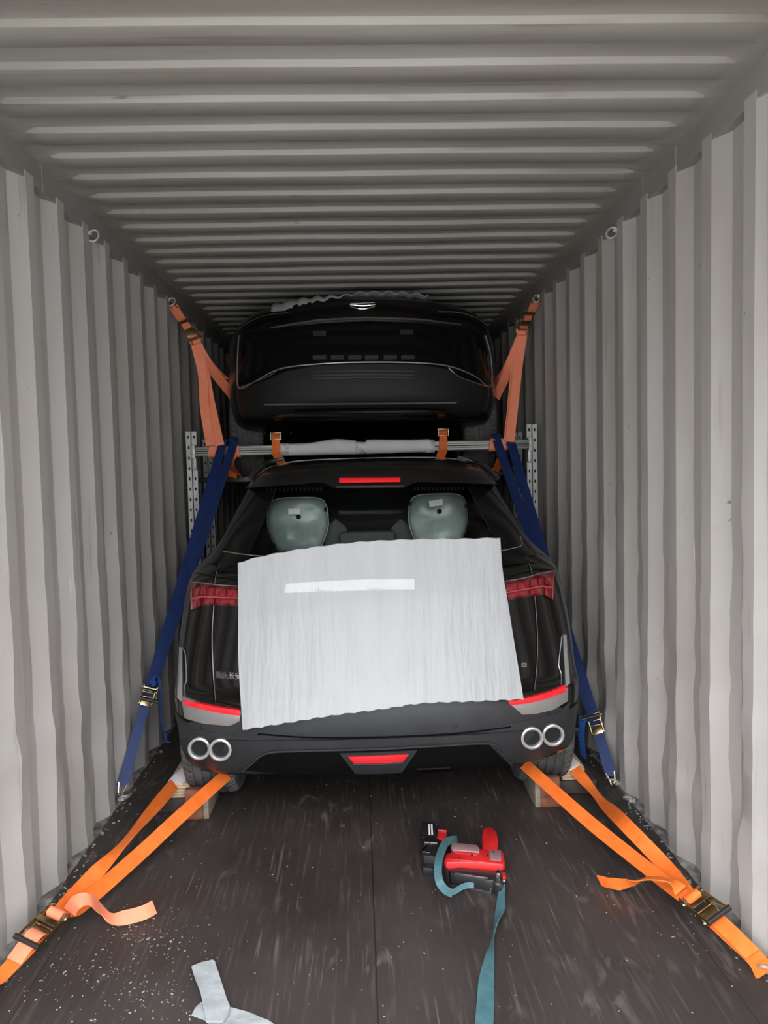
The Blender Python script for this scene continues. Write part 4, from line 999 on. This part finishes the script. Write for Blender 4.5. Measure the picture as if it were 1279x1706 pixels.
# --- loops around the beam
def loop(mb, x, w_=.05, skew=0, r=.037, drop=.0, z0=None):
    z0 = bz if z0 is None else z0
    pts = []
    for k in range(21):
        a = 2 * PI * k / 20; ca, sa = math.cos(a), math.sin(a); e_ = (abs(ca) ** 4 + abs(sa) ** 4) ** (-.25)
        pts.append(Vector((x + skew * sa, BY + ca * e_ * r, z0 + sa * e_ * r)))
    ribbon(mb, pts, Vector((1, 0, 0)), w_, .0035, n=2); return mb
for px_, px2, sg, lb in ((355, 392, -1, 'orange strap looped round the left end of the beam and the left front tyre'), (834, 822, 1, 'orange strap looped round the right end of the beam by the right front tyre')):
    x1, x2 = X_(px_), X_(px2)
    o = thing('wheel_strap', lb, 'strap', (x1, BY, bz), 'orange straps on the beam')
    loop(MB(), x1, .060, .012 * -sg).build('webbing', M['salmon'], o); 
    loop(MB(), x2 , .045, .01 * sg, .040).build('webbing', M['salmon'], o)
    if sg < 0:
        ribbon(MB(), [at(388, 757, BY - .045), at(383, 770, BY - .03), at(389, 785, 5.05), at(402, 793, 5.15)], [Vector((1, 0, 0)), Vector((1, 0, 0)), Vector((1, 0, -.5)), Vector((.6, 0, -.8))], .05).build('webbing', M['orange'], o)
        ribbon(MB(), [at(372, 772, 5.02), at(376, 785, 5.04), at(395, 791, 5.1)], [Vector((1, 0, .3)), Vector((.6, 0, .8)), Vector((.1, 0, 1))], .05).build('webbing', M['orange'], o)
    else:
        ribbon(MB(), [at(829, 755, BY - .04), at(838, 772, 5.02)], Vector((1, 0, 0)), .022, smooth=False).build('webbing', M['orange'], o)
        ribbon(MB(), [at(834, 764, 5.05), at(829, 778, 5.1), at(824, 784, 5.12)], [Vector((1, 0, 0)), Vector((1, 0, .2)), Vector((1, 0, .2))], .055).build('webbing', M['orange'], o)
for px_, lb, dr in ((460, 'short orange strap with a buckle just left of the foam padding on the beam', 1), (738.5, 'short orange strap with a buckle just right of the foam padding on the beam', -1)):
    x = X_(px_); o = thing('tie_strap', lb, 'strap', (x, BY, bz), 'orange straps on the beam')
    loop(MB(), x, .052, 0, .038).build('webbing', M['orange'], o)
    ribbon(MB(), [Vector((x, BY - .040, bz + .02)), Vector((x, BY - .045, bz + .07)), Vector((x, BY - .01, bz + .11))], Vector((1, 0, 0)), .05).build('webbing', M['orange'], o)
    ribbon(MB(), [Vector((x, BY - .040, bz - .02)), Vector((x + dr * .02, BY - .02, bz - .07)), Vector((x + dr * .04, BY + .02, bz - .12))], Vector((1, 0, 0)), .055).build('webbing', M['orange'], o)
    q = MB()
    for dz in (.065, .105):
        c_ = Vector((x, BY - .048, bz + dz)); q.tube([c_ - Vector((.036, 0, 0)), c_ + Vector((.036, 0, 0))], .004, 8)
    for s in (-1, 1): q.box((x + s * .031, BY - .046, bz + .085), (.003, .014, .05))
    q.build('buckle', M['zincpale'], o, bevel=.001)
# ------------------------------------------------------------------ rings
for s, pts in ((-1, [(155, 393), (285, 503), (326, 560)]), (1, [(1019, 388), (894, 497)])):
    X = XL if s < 0 else XR
    for i, (a, c_) in enumerate(pts):
        p = atx(a, c_, X - s * .014)
        lb = {(-1, 0): 'empty steel lashing ring on the upper left rail nearest the door', (-1, 1): 'steel lashing ring on the upper left rail holding the salmon orange strap', (-1, 2): 'small dark lashing ring deepest along the upper left rail',
              (1, 0): 'empty steel lashing ring on the upper right rail nearest the door', (1, 1): 'steel lashing ring on the upper right rail holding the salmon orange strap'}[(s, i)]
        lashing_ring(p, s, lb)
for (a, c_), s, lb in (((197, 1328), -1, 'steel floor ring at the left wall foot holding the blue strap'), ((1024, 1301), 1, 'steel floor ring at the right wall foot holding the blue strap'),
                   ((1042, 1330), 1, 'bent steel floor ring just in front of the blue strap at the right wall foot'), ((1272, 1612), 1, 'steel floor ring at the right wall foot holding the orange strap')):
    p = fl(a, c_, .022); p.x = (XL + .022) if s < 0 else (XR - .022)
    lashing_ring(p, s, lb, True, .018)
# ------------------------------------------------------------------ wood at the wheels
for sg, xs_, lbl in ((-1, (279, 316), 'left'), (1, (937, 975), 'right')):
    py0 = 1330 if sg < 0 else 1300
    a, c_ = fl(xs_[0], py0, .06), fl(xs_[1], py0, .06); xm = (a.x + c_.x) / 2; wd = abs(c_.x - a.x); ym = (a.y + c_.y) / 2
    o = thing('plywood_stack', 'stack of pale plywood strips beside the %s rear tyre' % lbl, 'plywood stack', (xm, ym, 0), None)
    b_ = MB(); b_.box((xm, ym + .14, .031), (wd + .10, .30, .06)); b_.build('base_board', M['darkboard'], o, bevel=.003)
    for k in range(5):
        q = MB(); q.box((xm + .004 * random.uniform(-1, 1), ym + .14 + .006 * k, .0675 + .0115 * k), (wd + .006 * random.uniform(-1, 1), .28, .0095)); q.build('plywood_strip', M['ply'], o, bevel=.001)
for (a, c_, d, e_, f_), lb in (((309, 338, 350, 1366, 1322), 'reddish timber chock block behind the left rear tyre'), ((901, 933, 893, 1345, 1303), 'reddish timber chock block behind the right rear tyre')):
    p0, p1 = fl(a, e_), fl(c_, e_ - (0 if a < 600 else 0)); wd = (p1 - p0).x; s = 1 if a < 600 else -1
    xo = p1.x if s > 0 else p0.x; Y0 = (p0.y + p1.y) / 2; hgt = .135
    o = thing('chock_block', lb, 'wood chock', ((p0.x + p1.x) / 2, Y0, 0))
    b_ = MB(); b_.prism([(0, 0), (.26, 0), (.26, .03), (.20, .05), (.12, .10), (.03, hgt), (0, hgt)], (p0.x, Y0, .0005), (0, 1, 0), (0, 0, 1), (1, 0, 0), wd); b_.build('block', M['redwood'], o, bevel=.004)
    b_ = MB(); b_.prism([(.004, 0), (.26, 0), (.26, .03), (.20, .05), (.12, .10), (.03, hgt - .004), (.004, hgt - .004)], (p1.x + .0006 if s > 0 else p0.x - .0246, Y0, .0005), (0, 1, 0), (0, 0, 1), (1, 0, 0), .024); b_.build('side_board', M['paletimber'], o, bevel=.002)
# ------------------------------------------------------------------ cordless tool lying on its side
TP = fl(770, 1440); tool = thing('cordless_tool', 'red cordless power tool with black battery lying on the floor', 'power tool', TP)
ax = (fl(835, 1455, .05) - fl(722, 1438, .05)); ax.z = 0; ax.normalize(); ay = Vector((0, 0, 1)).cross(ax)
def TM(px_, py_, z): return fl(px_, py_, z)
def tprism(pts, z0, z1, name, m_, par=tool, bevel=.004):
    """outline on the floor plane in photo points taken at mid height, extruded upward"""
    zc = z1; q = [fl(a, c_, zc) for a, c_ in pts]
    mb = MB(); n = len(q); mb.add([Vector((p.x, p.y, z0)) for p in q] + [Vector((p.x, p.y, z1)) for p in q], [tuple(range(n))[::-1], tuple(range(n, 2 * n))] + [(i, (i + 1) % n, n + (i + 1) % n, n + i) for i in range(n)])
    return mb.build(name, m_, par, bevel=bevel)
mbd = tprism([(742, 1436), (739, 1431), (744, 1420), (750, 1420), (754, 1403), (797, 1409), (799, 1413), (838, 1417), (841, 1436), (838, 1440), (797, 1435)], .022, .072, 'motor_housing', M['toolred'], bevel=.009)
tprism([(751, 1412), (753, 1403), (794, 1407), (799, 1414), (798, 1419), (755, 1415)], .070, .080, 'housing_cap', M['pinkgrey'], mbd, .003)
tprism([(814, 1416), (834, 1416), (835, 1434), (816, 1432)], .070, .0735, 'rating_label', M['pinkgrey'], mbd, .001)
tprism([(758, 1417), (796, 1421), (795, 1424), (757, 1420)], .070, .075, 'housing_rib', M['toolred'], mbd, .001)
tprism([(743, 1429), (797, 1433), (797, 1434.5), (743, 1430.5)], .070, .075, 'housing_rib', M['toolred'], mbd, .001)
for a, c_ in ((786, 1424), (812, 1426), (765, 1432), (822, 1420)):
    p = fl(a, c_, .0725); MB().lathe([(.0001, .003), (.004, .003), (.005, -.004), (.0001, -.004)], p, (0, 0, 1), 12, closed=False).build('screw', M['hole'], mbd)
tprism([(749, 1447), (764, 1444), (800, 1448), (828, 1450), (834, 1456), (832, 1467), (812, 1466), (800, 1463), (760, 1456), (749, 1454)], .004, .050, 'magazine', M['tooldark'], bevel=.006)
tprism([(757, 1453), (812, 1461), (812, 1462.5), (757, 1454.5)], .048, .054, 'magazine_rail', M['toolgrey'], bevel=.001)
tprism([(750, 1463), (785, 1470), (818, 1477), (818, 1480), (784, 1473), (750, 1466)], .0, .02, 'magazine_rail', M['toolgrey'], bevel=.001)
for k in range(2): tprism([(771 + 14 * k, 1452 + 1.5 * k), (781 + 14 * k, 1453.5 + 1.5 * k), (781 + 14 * k, 1455 + 1.5 * k), (771 + 14 * k, 1453.5 + 1.5 * k)], .048, .053, 'magazine_slot', M['hole'], bevel=0)
# nose with clamp
nz_ = tprism([(828, 1446), (841, 1448), (841, 1462), (836, 1474), (828, 1472), (822, 1470), (821, 1465), (830, 1462)], .005, .05, 'nose', M['tooldark'], bevel=.005)
tprism([(827, 1448), (832, 1449), (832, 1456), (826, 1455)], .05, .066, 'clamp_pin', M['chrome'], nz_, .002)
tprism([(837, 1459), (841, 1460), (841, 1467), (836, 1466)], .05, .06, 'clamp_pin', M['chrome'], nz_, .002)
p = fl(829, 1470, .052); MB().lathe([(.006, .003), (.011, .003), (.012, -.004), (.006, -.004)], p, (0, 0, 1), 18).build('clamp_ring', M['toolgrey'], nz_)
tprism([(836, 1452), (842, 1453), (843, 1461), (837, 1462)], .05, .064, 'nose_knob', M['toolred'], nz_, .003)
# paddle lever
tprism([(803, 1411), (802, 1392), (804, 1380), (811, 1376), (820, 1377), (827, 1385), (830, 1396), (829, 1413), (822, 1416)], .03, .062, 'lever', M['toolred'], bevel=.009)
# battery
bt = tprism([(701, 1421), (703, 1398), (713, 1392), (724, 1396), (736, 1400), (735, 1416), (733, 1428), (706, 1425), (700, 1420)], .003, .060, 'battery', M['tooldark'], bevel=.006)
bt2 = tprism([(703, 1394), (704, 1369), (720, 1370), (726, 1372), (728, 1396), (716, 1396)], .003, .058, 'battery_end', M['tooldark'], bt, .004)
for a in (713, 717.5):
    tprism([(a, 1373), (a + 2.6, 1373), (a + 3.6, 1390), (a + 1, 1390)], .0578, .0595, 'battery_marking', M['sticker'], bt2, 0)
for yy, x0, x1 in ((1401.5, 706, 728), (1417.5, 703, 715)):
    tprism([(x0, yy - .8), (x1, yy + .9), (x1, yy + 2.2), (x0, yy + .6)], .0595, .062, 'battery_ridge', M['chrome'], bt, 0)
lt = tprism([(728, 1396), (729, 1382), (744, 1382), (743, 1396), (738, 1400), (730, 1399)], .02, .06, 'battery_latch', M['toolred'], bt, .004)
tprism([(729.5, 1381), (744, 1382), (744, 1384), (729.5, 1383)], .058, .063, 'latch_edge', M['redpale'], lt, .001)
tprism([(702, 1437), (722, 1440), (722, 1447), (704, 1446)], .0, .03, 'handle_foot', M['tooldark'], bevel=.003)
gp = tprism([(733, 1401), (750, 1404), (748, 1470), (734, 1444)], .01, .05, 'handle', M['tooldark'], bevel=.01)
# teal webbing: carry loop and long tail to the camera
ts = thing('teal_strap', 'teal webbing strap looped on the red tool and trailing across the floor', 'strap', fl(826, 1560))
q_ = [fl(761, 1399, .06), fl(750, 1400, .085), fl(739, 1409, .100), fl(730, 1438, .095), fl(731, 1466, .07), fl(741, 1482, .04), fl(754, 1489, .02)]
ribbon(MB(), q_, facing(q_), .028, .003).build('webbing', M['teal'], ts)
q_ = [fl(747, 1488, .016), fl(757, 1485, .018), fl(769, 1478, .022), fl(779, 1475, .022), fl(789, 1475, .02)]
ribbon(MB(), q_, facing(q_), .019, .003).build('webbing', M['teal'], ts)
ribbon(MB(), [fl(838, 1474, .04), fl(835, 1490, .02), fl(833, 1515, .012), fl(826, 1540, .012), fl(820, 1565, .010), fl(815, 1595, .008), fl(810, 1635, .006), fl(808, 1680, .006), fl(804, 1730, .006)],
       [Vector((.5, .2, .9)), Vector((.9, .2, .5)), Vector((1, .2, .3)), Vector((.6, .3, .75)), Vector((.5, .2, .85)), Vector((.9, .2, .3)), Vector((1, .1, 0)), Vector((1, .05, 0)), Vector((1, .05, 0))], [.02, .026, .034, .028, .022, .032, .046, .050, .050], .003).build('webbing', M['teal'], ts)
# ------------------------------------------------------------------ grey tape scraps
def scrap(name, label, outline, z0, zf):
    q = [fl(a, c_) for a, c_ in outline]; n = len(q); cen = sum(q, Vector()) / n
    mb = MB(); R_ = 6; vs = []; fs = []
    for r in range(R_ + 1):
        f = 1 - r / (R_ + .0)
        for k in range(n * 4):
            a, b_ = q[k // 4], q[(k // 4 + 1) % n]; p = a.lerp(b_, (k % 4) / 4); p = cen.lerp(p, max(f, .001))
            vs.append(Vector((p.x, p.y, z0 + zf(p) + .003 * abs(noise.noise(Vector((p.x * 20, p.y * 20, 1)))))))
    K = n * 4
    for r in range(R_):
        for k in range(K): fs.append((r * K + k, r * K + (k + 1) % K, (r + 1) * K + (k + 1) % K, (r + 1) * K + k))
    N0 = len(vs); vs += [v - Vector((0, 0, .0018)) for v in vs]; fs += [tuple(N0 + i for i in f[::-1]) for f in fs]
    fs += [(k, (k + 1) % K, N0 + (k + 1) % K, N0 + k) for k in range(K)]
    mb.add(vs, fs); return tag(mb.build(name, M['greytape'], angle=50), label, 'tape')
scrap('tape_strip', 'grey strip of tape standing highest of the scraps on the near floor', [(319, 1618), (335, 1611), (354, 1606), (358, 1609), (368, 1640), (378, 1672), (383, 1684), (380, 1700), (372, 1712), (344, 1712), (340, 1690), (334, 1660), (325, 1638)], .014, lambda p: .010 * max(0, (2.2 - p.y)) * 2)
scrap('tape_strip', 'pale tape scrap crossing beneath the grey strip on the near floor', [(319, 1694), (325, 1681), (335, 1672), (350, 1668), (384, 1680), (412, 1688), (447, 1702), (470, 1720), (420, 1740), (360, 1720), (340, 1701)], .004, lambda p: 0)
# ------------------------------------------------------------------ wood crumbs on the floor
mb = MB(); rnd = random.Random(3)
def crumb(x, y, s):
    a = rnd.random() * PI; l = s * rnd.uniform(.6, 2.0); wd = s * rnd.uniform(.4, .9); h_ = s * .4; R = Matrix.Rotation(a, 3, 'Z')
    mb.prism([(-l / 2, -wd / 2), (l / 2, -wd / 3), (l / 2 * .8, wd / 2), (-l / 2 * .7, wd / 2 * .8)], (x, y, .0005), R @ Vector((1, 0, 0)), R @ Vector((0, 1, 0)), (0, 0, 1), h_)
for cpx, cpy, sx2, sy2, n in ((235, 1545, 30, 16, 130), (300, 1570, 40, 22, 60), (130, 1610, 60, 30, 90), (250, 1660, 50, 25, 110), (80, 1660, 50, 30, 30), (320, 1390, 30, 25, 25), (1140, 1550, 25, 18, 14)):
    for _ in range(n):
        p = fl(rnd.gauss(cpx, sx2), rnd.gauss(cpy, sy2))
        if XL + .03 < p.x < XR - .03 and p.y > 1.9: crumb(p.x, p.y, rnd.choice((.002, .002, .0025, .003, .0045)))
for _ in range(240): crumb(rnd.uniform(XL + .04, XR - .04), rnd.uniform(1.9, 4.2), rnd.choice((.0025, .003, .004)))
for X, s in ((XL, 1), (XR, -1)):
    for _ in range(110): crumb(X + s * (.012 + abs(rnd.gauss(0.0, .02))), rnd.uniform(1.9, 4.4), rnd.choice((.004, .006, .009)))
tag(mb.build('wood_crumbs', M['chip'], smooth=False), 'pale wood crumbs and chips scattered over the dark floor', 'debris', kind='stuff')
